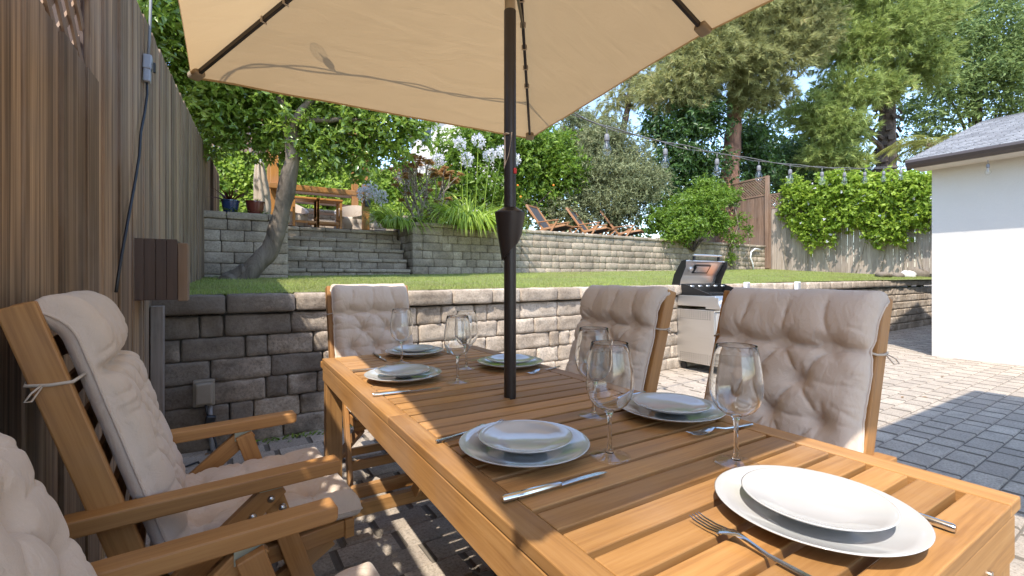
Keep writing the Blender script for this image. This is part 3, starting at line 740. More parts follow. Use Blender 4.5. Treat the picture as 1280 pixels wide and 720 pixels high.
# ---- chairs -----------------------------------------------------------------
LEAN = math.tan(R(18.5))
def back_x(z): return -(z - .36) * LEAN
def pillow(L, W, T, path, folds, tufts, lines, seed, nu=84, nv=64, r=.042, w0=None):
    """puffy tufted cushion. path(s) -> (point, normal) of the face it lies on; v runs across"""
    rnd = random.Random(seed); ox = rnd.random() * 50
    U, V = np.meshgrid(np.linspace(0, L, nu + 1), np.linspace(0, W, nv + 1), indexing='ij')
    d = np.minimum(np.minimum(U, L - U), np.minimum(V, W - V)); E = np.sqrt(np.maximum(0, 1 - (1 - np.minimum(d / r, 1)) ** 2))
    K = np.ones_like(U)
    for (uf, dep, wd) in folds: K *= 1 - dep * np.exp(-np.abs(U - uf) / wd)
    n1 = np.array([[nz((u * 8 + ox, v * 8, 0)) for v in V[0]] for u in U[:, 0]]); n2 = np.array([[nz((u * 17 + ox, v * 15, 4)) for v in V[0]] for u in U[:, 0]])
    Uw = U + .010 * n2; Vw = V + .010 * n1
    cut = np.zeros_like(U); fine = np.zeros_like(U)
    for (p, q) in tufts:
        dd = np.hypot(U - p, V - q); cut = np.maximum(cut, .030 * np.exp(-dd / .010) + .024 * np.exp(-(dd / .036) ** 2))
        for k in range(9):                                   # short creases pulled out from every tuft
            an = rnd.uniform(0, 6.283); ln = rnd.uniform(.035, .10); dep = rnd.uniform(.005, .012); ca, sa = math.cos(an), math.sin(an)
            t = np.clip((Uw - p) * ca + (Vw - q) * sa, 0, ln); d2 = np.hypot(Uw - p - t * ca, Vw - q - t * sa); fine = np.maximum(fine, dep * np.exp(-(d2 / .0055) ** 1.4) * (1 - t / ln))
    for (a, b_, c, d2, s) in lines:
        dx, dy = c - a, d2 - b_; q = np.clip(((Uw - a) * dx + (Vw - b_) * dy) / (dx * dx + dy * dy + 1e-9), 0, 1)
        dd = np.hypot(Uw - a - q * dx, Vw - b_ - q * dy); mid = 1 - .40 * np.sin(math.pi * q)
        cut = np.maximum(cut, (s * .78 * np.exp(-dd / .0050) + s * .42 * np.exp(-(dd / .030) ** 1.5)) * mid)
    for k in range(26):                                      # edge gathers along the seam
        side = rnd.choice((0, 1)); u0 = rnd.uniform(.03, L - .03); ln = rnd.uniform(.03, .07); sl = rnd.uniform(-.5, .5); y0 = 0 if side == 0 else W; sg = 1 if side == 0 else -1
        t = np.clip((Vw - y0) * sg, 0, ln); d2 = np.abs(Uw - u0 - t * sl) + np.maximum(0, (V - y0) * sg - ln); fine = np.maximum(fine, rnd.uniform(.004, .011) * np.exp(-(d2 / .006) ** 1.4) * (1 - t / ln * .8))
    H = np.maximum(.36 * T * E + .012 * E, T * E * K - cut * E - fine * E ** .5 + (.005 * n1 + .0022 * n2) * E)
    m = MB(); top = []; bot = []
    for i in range(nu + 1):
        u = U[i, 0]; p, n = path(u); ra = []; rb = []
        for j in range(nv + 1):
            v = V[0, j]; h = H[i, j]; ew = .010 * nz((u * 7 + ox, 1 if v > W / 2 else 5, 0)) + .004 * nz((u * 30 + ox, 1 if v > W / 2 else 5, 0)); f = (v / W - .5) * 2
            pinch = 1.0
            for (uf, dep, wd) in folds: pinch -= .05 * dep * math.exp(-abs(u - uf) / (wd * 1.3))
            y = (v - W / 2) * pinch + ew * f * abs(f)
            q = Vector((p[0], y, p[1])); nn = Vector((n[0], 0, n[1])); ra.append(q + nn * (T * .36 + h - .36 * T * E[i, j])); rb.append(q + nn * (T * .36 * (1 - E[i, j])))
        top.append(ra); bot.append(rb)
    m.grid(top); m.grid(bot, flip=True)
    C = nv + 1; o2 = (nu + 1) * C
    ring = [j for j in range(C)] + [i * C + nv for i in range(1, nu + 1)] + [nu * C + j for j in range(nv - 1, -1, -1)] + [i * C for i in range(nu - 1, 0, -1)]
    for k in range(len(ring)):
        a, b_ = ring[k], ring[(k + 1) % len(ring)]; m.face([b_, a, o2 + a, o2 + b_])
    pipe = [Vector(m.v[o2 + a]) * .5 + Vector(m.v[a]) * .5 for a in ring]
    return m, pipe
def tuft_layout(L, W, rows, first, stag=True):
    T, Ln = [], []; cols = ((.2, .5, .8), (.35, .65)); grid = []
    for i, u in enumerate(rows):
        row = [(u, W * c) for c in (cols[i % 2] if stag else cols[0])]; T += row; grid.append(row)
    for a, b_ in zip(grid, grid[1:]):
        for p in a:
            for q in b_:
                if abs(p[1] - q[1]) < W * .22: Ln.append((*p, *q, .021))
    for row in grid:
        Ln.append((row[0][0], 0.0, *row[0], .010)); Ln.append((*row[-1], row[-1][0], W, .010))
        if len(row) == 3:
            for p, q in zip(row, row[1:]): Ln.append((*p, *q, .014))
    for p in grid[-1]: Ln.append((*p, L, p[1] + .02, .012))
    return T, Ln
def make_chair(name, label, seed, loc, rz, group, lean=17, cs=0.0):
    LEAN = math.tan(R(lean))
    def back_x(z): return -(z - .36) * LEAN
    rnd = random.Random(seed); t = thing(name, label, 'chair', loc, rz, group); cw = 'chair_wood'; yp = .235; ya = .262
    top = 1.028
    for s in (-1, 1):
        m = MB(); m.beam((back_x(.30), s * yp, .30), (back_x(top), s * yp, top), .024, .058, up=(1, 0, LEAN)); m.build('back_post', cw, t, bevel=.004)
    m = MB()
    for z in (.47, .56, .65, .74, .83, .92): m.beam((back_x(z) - .004, -yp + .012, z), (back_x(z) - .004, yp - .012, z), .014, .048, up=(-LEAN, 0, 1))
    m.build('back_slats', cw, t, bevel=.002)
    m = MB(); m.beam((back_x(1.0), -yp + .012, 1.0), (back_x(1.0), yp - .012, 1.0), .022, .062, up=(-LEAN, 0, 1)); m.build('top_rail', cw, t, bevel=.003)
    m = MB()
    for s in (-1, 1): m.beam((-.03, s * (yp - .028), .355), (.43, s * (yp - .028), .375), .024, .045)
    m.beam((.442, -yp + .010, .374), (.442, yp - .010, .374), .026, .052); m.beam((-.03, -yp + .042, .352), (-.03, yp - .042, .352), .024, .045)
    for i in range(6): m.beam((.035 + i * .068, -yp + .042, .372 + i * .003), (.035 + i * .068, yp - .042, .372 + i * .003), .05, .014)
    m.build('seat', cw, t, bevel=.003)
    for s in (-1, 1):
        m = MB(); xs0, xs1, zc, th = back_x(.58) - .07, .40, .582, .036; p = []
        rr = .011
        for (cx, cz, a0) in ((xs1 - rr, zc + .018 - rr, 90), (xs1 - rr, zc - .018 + rr, 0)):
            for k in range(5): a = R(a0 - k * 22.5); p.append((cx + rr * math.cos(a), cz + rr * math.sin(a)))
        m.prism([(xs0, zc - .018), (xs0, zc + .018)] + p, s * ya - .025, s * ya + .025); a_ = m.build('armrest', cw, t, bevel=.004)
        m = MB(); m.box((.235, s * (ya - .004), .561), (.05, .03, .006)); m.box((.235, s * (ya - .018), .550), (.05, .004, .028)); m.build('bracket', 'green_zinc', a_)
        m = MB(); m.beam((.255, s * (ya - .006), .562), (-.03, s * (ya - .006), .325), .022, .052); m.build('arm_strut', cw, t, bevel=.003)
        m = MB(); m.beam((.235, s * (ya - .030), .556), (.41, s * (ya - .030), .0), .022, .050); m.build('leg', cw, t, bevel=.003)
        m = MB(); m.beam((.40, s * (yp - .056), .345), (-.19, s * (yp - .056), .0), .022, .050); m.build('leg', cw, t, bevel=.003)
        for (x, z) in ((.236, .534), (.196, .502), (.262, .505)):
            m = MB(); y = s * (ya + .0048); M = Matrix.Rotation(R(-90 * s), 3, 'X')
            m.lathe([(0, .006), (.005, .0055), (.0085, .002), (.009, 0), (.009, -.004)], (x, y, z), 14, M=M); m.build('bolt', 'zinc_bolt', t, smooth=True)
    m = MB(); m.beam((.365, -ya + .042, .15), (.365, ya - .042, .15), .022, .045); m.build('stretcher', cw, t, bevel=.003)
    m = MB(); m.beam((-.125, -yp + .07, .04), (-.125, yp - .07, .04), .022, .045); m.build('stretcher', cw, t, bevel=.003)
    # cushion: seat pad, and a back pad whose head end is rolled over the top rail
    Wc = .456
    def p_seat(u): return (.475 - u, .392 + .006 * math.sin(u * 6)), (0, 1)
    Ls = .475; T, Ln = tuft_layout(Ls, Wc, (.12, .25, .37), 0)
    m, pipe = pillow(Ls, Wc, .085, p_seat, [], T, Ln, seed, nu=100, nv=96); m.v = [(a_, b_ + cs, c_) for a_, b_, c_ in m.v]; pipe = [p_ + Vector((0, cs, 0)) for p_ in pipe]; c = m.build('seat_cushion', 'cushion_fabric', t, smooth=True)
    q = MB(); q.tube(pipe[::3] + pipe[:1], .0028, 6); q.build('piping', 'cushion_fabric', c, smooth=True)
    d = Vector((-LEAN, 1)).normalized(); n = Vector((d.y, -d.x)); base = Vector((back_x(.385) + .036, .385)); Lb = .585; Rr = .06
    def p_back(u):
        if u <= Lb: q = base + d * u; return (q.x, q.y), (n.x, n.y)
        a = (u - Lb) / Rr; q0 = base + d * Lb - n * Rr; q = q0 + n * Rr * math.cos(a) + d * Rr * math.sin(a)
        nn = n * math.cos(a) + d * math.sin(a); return (q.x, q.y), (nn.x, nn.y)
    L = .655; rows = (.085, .19, .295, .40); T, Ln = tuft_layout(L, Wc, rows, 0); fl = .505
    Ln = [q for q in Ln if q[2] < L - .01] + [(.40, Wc * a, fl, Wc * b_, .022) for a, b_ in ((.35, .2), (.35, .5), (.65, .5), (.65, .8))]
    T = [q for q in T] + [(fl, Wc * k) for k in (.2, .5, .8)]
    Ln += [(fl, 0, fl, Wc, .020)] + [(fl, Wc * k, .60, Wc * (k + dk), .016) for k, dk in ((.2, .04), (.5, .01), (.8, -.05))]
    m, pipe = pillow(L, Wc, .080, p_back, [(fl, .46, .014), (.012, .3, .02)], T, Ln, seed + 50, nu=150, nv=104); m.v = [(a_, b_ + cs, c_) for a_, b_, c_ in m.v]; pipe = [p_ + Vector((0, cs, 0)) for p_ in pipe]; c = m.build('back_cushion', 'cushion_fabric', t, smooth=True)
    k = len(pipe); q = MB(); q.tube(pipe[::3] + pipe[:1], .0032, 6); q.build('piping', 'cushion_fabric', c, smooth=True)
    z = .87
    for s in (-1, 1):
        q = MB(); y = s * yp; x = back_x(z); q.tube([(x + .05, s * (Wc / 2 - .01), z + .01), (x + .034, y + s * .012, z), (x, y + s * .016, z - .002), (x - .034, y + s * .012, z), (x - .036, y - s * .02, z + .004)], .0035, 6); q.tube([(x - .01, y + s * .016, z), (x - .022, y + s * .034, z - .012), (x - .030, y + s * .040, z - .026), (x - .022, y + s * .030, z - .028), (x - .01, y + s * .017, z - .004)], .0019, 6)
        q.build('tie', 'tie_string', c, smooth=True)
    return t
G = 'folding cushioned chairs around the table'
make_chair('garden_chair', 'cushioned wooden chair, larger of the two left of the table, cropped at the lower left', 3, (-.185, .745, 0), R(5), G, 20)
make_chair('garden_chair', 'cushioned wooden chair by the fence with empty seat and arms toward the table', 4, (-.178, 1.515, 0), R(5.5), G)
make_chair('garden_chair', 'cushioned wooden chair at the far head of the table before the block wall', 5, (.725, 2.70, 0), R(-90), G)
make_chair('garden_chair', 'shaded cushioned chair right of the table, beside the grill', 6, (1.375, 1.525, 0), R(180), G, 17, .022)
make_chair('garden_chair', 'nearest cushioned chair on the right of the table', 8, (1.385, .785, 0), R(180), G, 17, .022)

# ---- umbrella -----------------------------------------------------------------
PX, PY = .722, 1.185
def umbrella():
    t = thing('patio_umbrella', 'tan rectangular patio umbrella on a dark bronze pole through the table', 'umbrella', (PX, PY, 0))
    m = MB(); m.tube([(0, 0, .12), (0, 0, 1.895)], .0185, 24); m.build('pole', 'umbrella_bronze', t, smooth=False, angle=40)
    m = MB(); m.tube([(0, 0, 1.896), (0, 0, 2.47)], .0165, 20); m.build('upper_pole', 'tan_sleeve', t, angle=40)
    m = MB(); zc = 1.135                                      # crank housing: a tapered cup round the pole, cut slanting below
    b = len(m.v); n = 32; prof = [(0, .0195), (.0, .026), (.5, .0362), (1.06, .0465), (1.085, .0455), (1.19, .022), (1.195, .018)]
    for (f, r) in prof:
        for k in range(n):
            a = 2 * math.pi * k / n; cut = .028 * (math.cos(a + .55) + 1) * max(0, 1 - f * 1.6); m.v.append((r * math.cos(a), r * math.sin(a), zc + f * .135 + cut))
    for i in range(len(prof) - 1):
        for k in range(n): m.face([b + i * n + k, b + i * n + (k + 1) % n, b + (i + 1) * n + (k + 1) % n, b + (i + 1) * n + k])
    m.build('crank_housing', 'umbrella_bronze', t, angle=22)
    q = MB(); q.box((.006, -.0195, 1.405), (.010, .006, .017)); q.build('button', 'red_light', t, bevel=.002)
    q = MB(); b = len(q.v); q.v += [(-.0215, .0, 1.41), (-.0205, .0, 1.52), (-.004, -.0205, 1.52), (-.0135, -.0155, 1.45)]; q.face([b, b + 1, b + 2, b + 3]); q.box((-.0195, -.008, 1.515), (.012, .02, .003)); q.build('label_tag', 'tag_paper', t)
    q = MB(); q.lathe([(.0, 2.05), (.036, 2.05), (.04, 2.06), (.04, 2.10), (.03, 2.11), (.0, 2.11)], n=24); q.build('runner', 'umbrella_bronze', t, angle=40)
    q = MB(); q.lathe([(.0, 2.44), (.035, 2.44), (.04, 2.46), (.035, 2.50), (.012, 2.52), (.014, 2.55), (.0, 2.57)], n=24); q.build('hub', 'umbrella_bronze', t, angle=40)
    # canopy: six ribs, corners lower than the middle of the long sides
    P = lambda x, y, z: Vector((x - PX, y - PY, z))
    c = [P(-.155, 2.455, 1.975), P(1.625, 2.42, 1.98), P(1.642, 1.156, 2.085), P(1.545, -.06, 1.98), P(-.285, -.01, 1.975), P(-.215, 1.21, 2.085)]
    hub = Vector((0, 0, 2.50)); m = MB(); N = 22
    for i in range(6):
        A, B = c[i], c[(i + 1) % 6]; P_ = []
        for a in range(N + 1):
            row = []
            for k in range(N + 1):
                f = a / N; g = k / N; e = A.lerp(B, g); q = hub.lerp(e, f); sag = .020 * f * math.sin(math.pi * g) * math.sin(math.pi * min(1, f * .75))
                q.z -= sag * 1.0; edge = e - hub; inw = Vector((-edge.x, -edge.y, 0)).normalized(); q += inw * (.035 * f ** 3 * math.sin(math.pi * g))
                q.z += .004 * nz((q.x * 5, q.y * 5, i)) * f + .0022 * math.sin(g * 40 + nz((q.x * 3, q.y * 3, 1)) * 6) * (1 - f) * f * 2
                row.append(q)
            P_.append(row)
        m.grid(P_, rn=i / 6)
        hem = [r for r in P_[N]]; low = [q + Vector((0, 0, -.011)) + (Vector((-q.x, -q.y, 0)).normalized() * .006) for q in hem]; m.grid([hem, low])
    o = m.build('canopy', 'canopy_fabric', t, smooth=True, recalc=False)
    for i, q in enumerate(c):
        r = MB(); tip = hub.lerp(q, .985); off = Vector((0, 0, -.016)); r.beam(hub + off, tip + off, .014, .020); rb = r.build('rib', 'umbrella_bronze', t, bevel=.002)
        r = MB(); r.beam(Vector((0, 0, 2.075)) + Vector((q.x, q.y, 0)).normalized() * .035, hub.lerp(q, .47) + off, .010, .014); r.build('strut', 'umbrella_bronze', t, bevel=.001)
        r = MB(); d = (tip - hub).normalized(); r.beam(tip + off - d * .045, tip + off * .9 + d * .012, .050, .028); r.build('rib_pocket', 'tan_sleeve', t, bevel=.008)
        r = MB(); sd = d.cross(Vector((0, 0, 1))).normalized()
        for f in (.30, .38, .46, .54, .62, .70): r.beam(hub.lerp(q, f) + off * 1.1 - sd * .013, hub.lerp(q, f) + off * 1.1 + sd * .013, .005, .024)
        r.build('rib_tie', 'tie_string', t)
umbrella()
def umbrella_base():
    t = thing('umbrella_base', 'black ribbed round umbrella base on the pavers under the table', 'stand', (PX, PY, 0))
    m = MB(); m.lathe([(0, 0), (.26, 0), (.265, .012), (.26, .03), (.22, .05), (.06, .085), (.035, .10), (0, .10)], n=48); m.build('base_plate', 'black_plastic', t, angle=45)
    m = MB()
    for k in range(20):
        a = 2 * math.pi * k / 20; p = Vector((math.cos(a), math.sin(a), 0)); m.beam(p * .07 + Vector((0, 0, .089)), p * .245 + Vector((0, 0, .047)), .014, .014)
    m.build('rim_ribs', 'black_plastic', t, bevel=.003)
    m = MB(); m.tube([(0, 0, .09), (0, 0, .30)], .026, 20); m.build('socket', 'black_plastic', t, angle=40)
    m = MB(); m.tube([(.026, 0, .2), (.06, 0, .2)], .012, 10); m.build('knob', 'black_plastic', t, angle=40)
umbrella_base()

# ---- tableware -----------------------------------------------------------------
def plate_prof(r, h, well):
    return [(0, .004), (well * .55, .004), (well * .6, 0), (well * .66, 0), (well * .70, .005), (r * .85, h * .55), (r - .002, h - .0025), (r, h - .0006), (r - .002, h), (r * .86, h * .70), (well * .95, .0095), (well * .82, .0072), (0, .0072)]
def plate_mesh(r, h, well):
    m = MB(); m.lathe(plate_prof(r, h, well), n=72); return m
SET = [((.516, .791), R(0), 'left side, before the nearest pair of glasses', 'left', .0),
       ((.521, 1.585), R(0), 'on the far left, half in the shade', 'farleft', 0),
       ((.984, .803), R(180), 'right side, before the nearest right chair', 'right', 0),
       ((.970, 1.588), R(180), 'behind the umbrella pole', 'pole', 0),
       ((.730, 2.060), R(-90), 'at the far head of the table', 'head', 0),
       ((.742, .345), R(90), 'at the near end in full sun', 'near', 0)]
pl_lab = ['white dinner plate in shade at left front, beside a knife', 'white dinner plate at left back, crossed by the shadow edge', 'white dinner plate in shade at right before the front right chair',
          'white dinner plate right behind the umbrella pole', 'white dinner plate at the far head of the table', 'large bright white dinner plate in sun at the near end']
sp_lab = ['white side plate with a sky reflection on the left front dinner plate', 'white side plate on the left back dinner plate, half lit', 'greyish shaded side plate on the right front dinner plate',
          'white side plate behind the umbrella pole', 'white side plate on the farthest dinner plate', 'sunlit white side plate on the nearest dinner plate']
dp = plate_mesh(.135, .025, .088).build('dinner_plate', 'porcelain', smooth=True); sp = plate_mesh(.0985, .021, .064).build('side_plate', 'porcelain', smooth=True)
for i, (p, a, _, _, _) in enumerate(SET):
    o = dp if i == 0 else dp.copy(); o2 = sp if i == 0 else sp.copy()
    if i: COL.objects.link(o); COL.objects.link(o2)
    o.location = (*p, TZ + .0005); o2.location = (p[0] + .003 * math.cos(i), p[1] + .004 * math.sin(i * 2), TZ + .0155); o2.rotation_euler = (0, 0, i)
    tag(o, pl_lab[i], 'plate', 'dinner plates on the table'); tag(o2, sp_lab[i], 'plate', 'side plates stacked on the dinner plates')
def wine_glass():
    t = thing('wine_glass', '', 'glass', (0, 0, 0), 0, 'wine glasses on the table')
    m = MB(); m.lathe([(.0085, .0088), (.02, .0055), (.036, .0035), (.0418, .0022), (.0415, .0012)], n=44); m.build('foot', 'thin_glass', t, smooth=True)
    m = MB(); m.lathe([(0, .0075), (.0085, .009), (.0052, .016), (.0043, .035), (.0040, .06), (.0046, .08), (.0075, .090), (.011, .0935), (0, .0935)], n=40)
    m.build('stem', 'solid_glass', t, smooth=True)
    m = MB(); pr = [(.0, .0925), (.010, .0935), (.022, .098), (.034, .107), (.0425, .120), (.0472, .137), (.0480, .150), (.0470, .168), (.0440, .190), (.0405, .212), (.0372, .2295), (.0368, .2305), (.0364, .2295)]
    inner = [(r - .0013, z) for r, z in pr[-4:0:-1]] + [(0, .0955)]
    m.lathe(pr + inner, n=56); m.build('bowl', 'solid_glass', t, smooth=True)
    return t
GL = [((.649, .679), 'wine glass nearest the front left plate'), ((.806, .902), 'wine glass overlapping behind the front glass near the centre'), ((.665, 1.44), 'wine glass at the far side with a stem in front of the block wall'),
      ((.795, 1.639), 'wine glass half hidden behind another far glass left of the pole'), ((.613, 1.891), 'wine glass in front of the far head chair cushion'), ((.833, .524), 'large wine glass beside the sunlit near plate')]
g0 = wine_glass()
for i, (p, lab) in enumerate(GL):
    o = g0 if i == 0 else copy_tree(g0); o.location = (*p, TZ + .0002); o.rotation_euler = (0, 0, i * 1.1); o['label'] = lab
def fork_mesh():
    m = MB(); m2 = [];  path = []                             # along +x, tines at the far end
    prof = [(-.10, .0045, .0025, .0045), (-.06, .0042, .0025, .004), (-.01, .0030, .0024, .005), (.015, .0030, .0022, .010), (.030, .007, .0018, .0125), (.042, .0115, .0016, .010), (.054, .0122, .0016, .006)]
    rows = []
    for (x, w, th, z) in prof:
        rows.append([(x, -w, z), (x, -w * .7, z + th), (x, w * .7, z + th), (x, w, z), (x, w * .7, z - th * .6), (x, -w * .7, z - th * .6)])
    b = 0
    for r in rows: m.v += r
    for i in range(len(rows) - 1):
        for k in range(6): m.face([i * 6 + k, i * 6 + (k + 1) % 6, (i + 1) * 6 + (k + 1) % 6, (i + 1) * 6 + k])
    m.face(range(6)); m.face(range((len(rows) - 1) * 6, len(rows) * 6))
    for k in range(4):
        y = -.0102 + k * .0068; m.tube([(.052, y * .93, .0065), (.070, y, .0048), (.088, y, .0062), (.100, y * .96, .0095)], [.0017, .0015, .0013, .0007], 6)
    return m
def knife_mesh():
    m = MB(); m.tube([(-.115, 0, .0055), (-.112, 0, .0055), (-.06, 0, .0055), (-.005, 0, .0050), (.0, 0, .005)], [.005, .0062, .0058, .0046, .0035], 10)
    n = 14; up, dn = [], []
    for k in range(n + 1):
        f = k / n; x = -.002 + f * .105; w0 = .0055; w1 = -.0065 + .002 * math.sin(f * 3); c = max(0, (f - .78) / .22); up.append((x, w0 - c ** 2 * .008)); dn.append((x, w1 * (1 - c ** 2 * .55)))
    pts = up + dn[::-1]; m.prism([(x, y) for x, y in pts], .0035, .0050, axis=2)
    return m
kn = knife_mesh().build('knife', 'cutlery_steel', angle=35); fk = fork_mesh().build('fork', 'cutlery_steel', angle=50)
def ang(a, b): return math.atan2(b[1] - a[1], b[0] - a[0])
KN = [((.369, .629), (.575, .622), 'steel knife in front of the left front plate'), ((.364, 1.400), (.591, 1.380), 'steel knife before the half lit left back plate'), ((1.09, .985), (.87, .975), 'steel knife behind the right front plate'),
      ((1.09, 1.78), (.87, 1.77), 'steel knife beyond the plate behind the pole'), ((.569, 2.17), (.567, 1.95), 'dark steel knife left of the farthest plate'), ((.871, .219), (.862, .44), 'steel knife with its handle jutting past the sunlit plate')]
FK = [((.378, .930), (.60, .972), 'steel fork behind the left front plate'), ((.394, 1.815), (.60, 1.80), 'steel fork left of the left back plate'), ((1.08, .639), (.885, .668), 'steel fork before the right front plate'),
      ((1.125, 1.462), (.935, 1.412), 'steel fork right of the umbrella pole'), ((.885, 2.16), (.885, 1.95), 'steel fork beside the farthest plate'), ((.583, .235), (.585, .435), 'big steel fork at the bottom beside the sunlit plate')]
for i, (h, tpt, lab) in enumerate(KN):
    o = kn if i == 0 else kn.copy()
    if i: COL.objects.link(o)
    a = ang(h, tpt); o.rotation_euler = (0, 0, a); o.location = (h[0] + .115 * math.cos(a), h[1] + .115 * math.sin(a), TZ + .0005); tag(o, lab, 'knife', 'knives on the table')
for i, (h, tpt, lab) in enumerate(FK):
    o = fk if i == 0 else fk.copy()
    if i: COL.objects.link(o)
    a = ang(h, tpt); o.rotation_euler = (0, 0, a); o.location = (h[0] + .10 * math.cos(a), h[1] + .10 * math.sin(a), TZ + .0005); tag(o, lab, 'fork', 'forks on the table')

# ---- gas grill -------------------------------------------------------------------
def grill():
    gx, gy = 4.56, 3.13; t = thing('gas_grill', 'stainless gas grill with its lid open by the block wall', 'grill', (gx, gy, 0)); w, d = .82, .50
    m = MB(); m.box((.0075, d / 2, .41), (.015, d, .62)); sp_ = m.build('side_panel', 'stainless', t, bevel=.003)
    for zc in (.665, .17):
        m = MB()
        for i in range(14):
            for j in range(5): m.tube([(-.0005, .05 + i * .03, zc - .05 + j * .022), (-.0015, .05 + i * .03, zc - .05 + j * .022)], .0055, 8)
        m.build('vent_panel', 'black_enamel', sp_)
    m = MB(); m.box((w - .0075, d / 2, .41), (.015, d, .62)); m.build('side_panel', 'stainless', t, bevel=.003)
    m = MB(); m.box((w / 2, d - .008, .40), (w - .03, .014, .6)); m.build('back_panel', 'stainless', t)
    m = MB(); m.box((w / 2, d / 2, .107), (w - .031, d - .02, .016)); m.box((w / 2, .03, .71), (w - .032, .05, .02)); m.build('shelf', 'stainless', t)
    for k in (0, 1):
        x0 = .018 + k * (w - .036) / 2; dw = (w - .036) / 2 - .004
        m = MB(); m.box((x0 + dw / 2, -.004, .40), (dw, .022, .585)); dr = m.build('door', 'stainless', t, bevel=.006)
        m = MB(); hx = x0 + (dw - .04 if k == 0 else .04); m.tube([(hx, -.016, .52), (hx, -.045, .52), (hx, -.045, .66), (hx, -.016, .66)], .007, 10); m.build('handle', 'stainless', dr, smooth=True)
    m = MB(); m.prism([(-.09, .755), (-.065, .735), (.10, .735), (.10, .88), (-.02, .88)], -.01, w + .01, axis=0); m.build('control_panel', 'stainless', t, bevel=.004)
    m = MB(); m.prism([(.10, .76), (d - .02, .76), (d - .02, .88), (.10, .88)], -.01, w + .01, axis=0); m.build('body_trim', 'stainless', t, bevel=.003)
    M = Matrix.Rotation(R(60), 3, 'X')
    for i in range(4):
        x = .085 + i * .135; m = MB(); m.lathe([(0, .034), (.019, .034), (.022, .030), (.024, .006), (.034, .004), (.034, 0), (0, 0)], (x, -.058, .818), 24, M=M); k_ = m.build('knob', 'stainless', t, angle=35)
        m = MB(); m.box(Vector((x, -.058, .818)) + M @ Vector((0, 0, .036)), (.006, .036, .006), M); m.build('pointer', 'black_enamel', k_)
    m = MB()                                                   # fire box: slanting black cheeks and back
    for x in (.03, w - .045): m.prism([(.02, .882), (d - .04, .882), (d - .04, 1.01), (d - .10, 1.01)], x, x + .016, axis=0)
    m.box((w / 2, d - .05, .95), (w - .07, .016, .13)); m.box((w / 2, .28, .884), (w - .07, .36, .006)); m.build('firebox', 'black_enamel', t, bevel=.002)
    m = MB()
    for i in range(22): m.tube([(.07 + i * .032, .06, .905), (.07 + i * .032, d - .07, .905)], .004, 6)
    m.build('grate', 'black_enamel', t)
    m = MB()
    for i in range(5): m.tube([(.1 + i * .15, d - .12, .985), (.16 + i * .15, d - .12, .985)], .012, 8)
    m.build('burner_caps', 'stainless', t, smooth=True)
    # lid, swung back: shell profile in (y, z)
    prof_out = [(d - .02, .905), (d + .05, .90), (d + .075, .98), (d + .035, 1.12), (d - .07, 1.285), (d - .10, 1.30)]; prof_in = [(d - .105, 1.285), (d - .08, 1.27), (d + .015, 1.115), (d + .055, .98), (d + .04, .92), (d - .02, .925)]
    m = MB(); m.prism(prof_out + prof_in, .015, w - .015, axis=0); ld = m.build('lid', 'stainless', t, bevel=.003)
    for x in (.0, w - .014):
        m = MB(); m.prism([(d - .02, .90), (d + .055, .895), (d + .08, .98), (d + .04, 1.125), (d - .07, 1.292), (d - .13, 1.302), (d - .125, 1.22), (d - .05, 1.06)], x, x + .014, axis=0); m.build('lid_cheek', 'black_enamel', ld, bevel=.003)
    m = MB(); dd = Vector((0, -.105, .17)).normalized(); nn = Vector((0, -dd.z, dd.y)); c = Vector((w / 2, d - .045, 1.195)); m.box(c + nn * -.0, (.30, .012, .12), Matrix((Vector((1, 0, 0)), nn, dd)).transposed()); m.build('lid_plate', 'black_enamel', ld, bevel=.004)
    m = MB(); m.box(c + nn * .008, (.24, .008, .085), Matrix((Vector((1, 0, 0)), nn, dd)).transposed()); m.build('lid_badge', 'stainless', ld, bevel=.002)
    m = MB(); m.lathe([(0, .02), (.03, .018), (.036, .008), (.036, 0), (0, 0)], (.22, d - .03, 1.19), 24, M=Matrix.Rotation(R(115), 3, 'X')); m.build('thermometer', 'stainless', ld, angle=35)
    m = MB(); m.tube([(.14, d - .13, 1.36), (w - .14, d - .13, 1.36)], .013, 14)
    m.build('lid_handle', 'stainless', ld, angle=40)
    for x in (.17, w - .17):
        m = MB(); m.box((x, d - .118, 1.335), (.026, .03, .075)); m.build('handle_post', 'black_plastic', ld, bevel=.004)
    m = MB(); m.box((w + .20, .26, .865), (.36, .42, .025)); m.build('side_shelf', 'stainless', t, bevel=.005)
    for x in (.06, w - .06):
        for y in (.05, d - .06):
            m = MB(); m.tube([(x - .011, y, .042), (x + .011, y, .042)], .040, 20); c_ = m.build('caster', 'black_plastic', t, angle=40)
            m = MB(); m.box((x, y, .085), (.04, .035, .02)); m.build('caster_fork', 'black_plastic', c_)
    for x in (-.005,):
        m = MB(); m.box((x, .06, .815), (.012, .24, .10)); m.build('end_cap', 'stainless', t, bevel=.004)
grill()
q = MB(); q.box((5.60, 3.42, .892), (.24, .26, .018)); q.box((5.60, 3.54, .905), (.24, .02, .03)); tag(q.build('serving_tray', 'orange_plastic', bevel=.005), 'orange tray lying on the side shelf of the grill', 'tray')

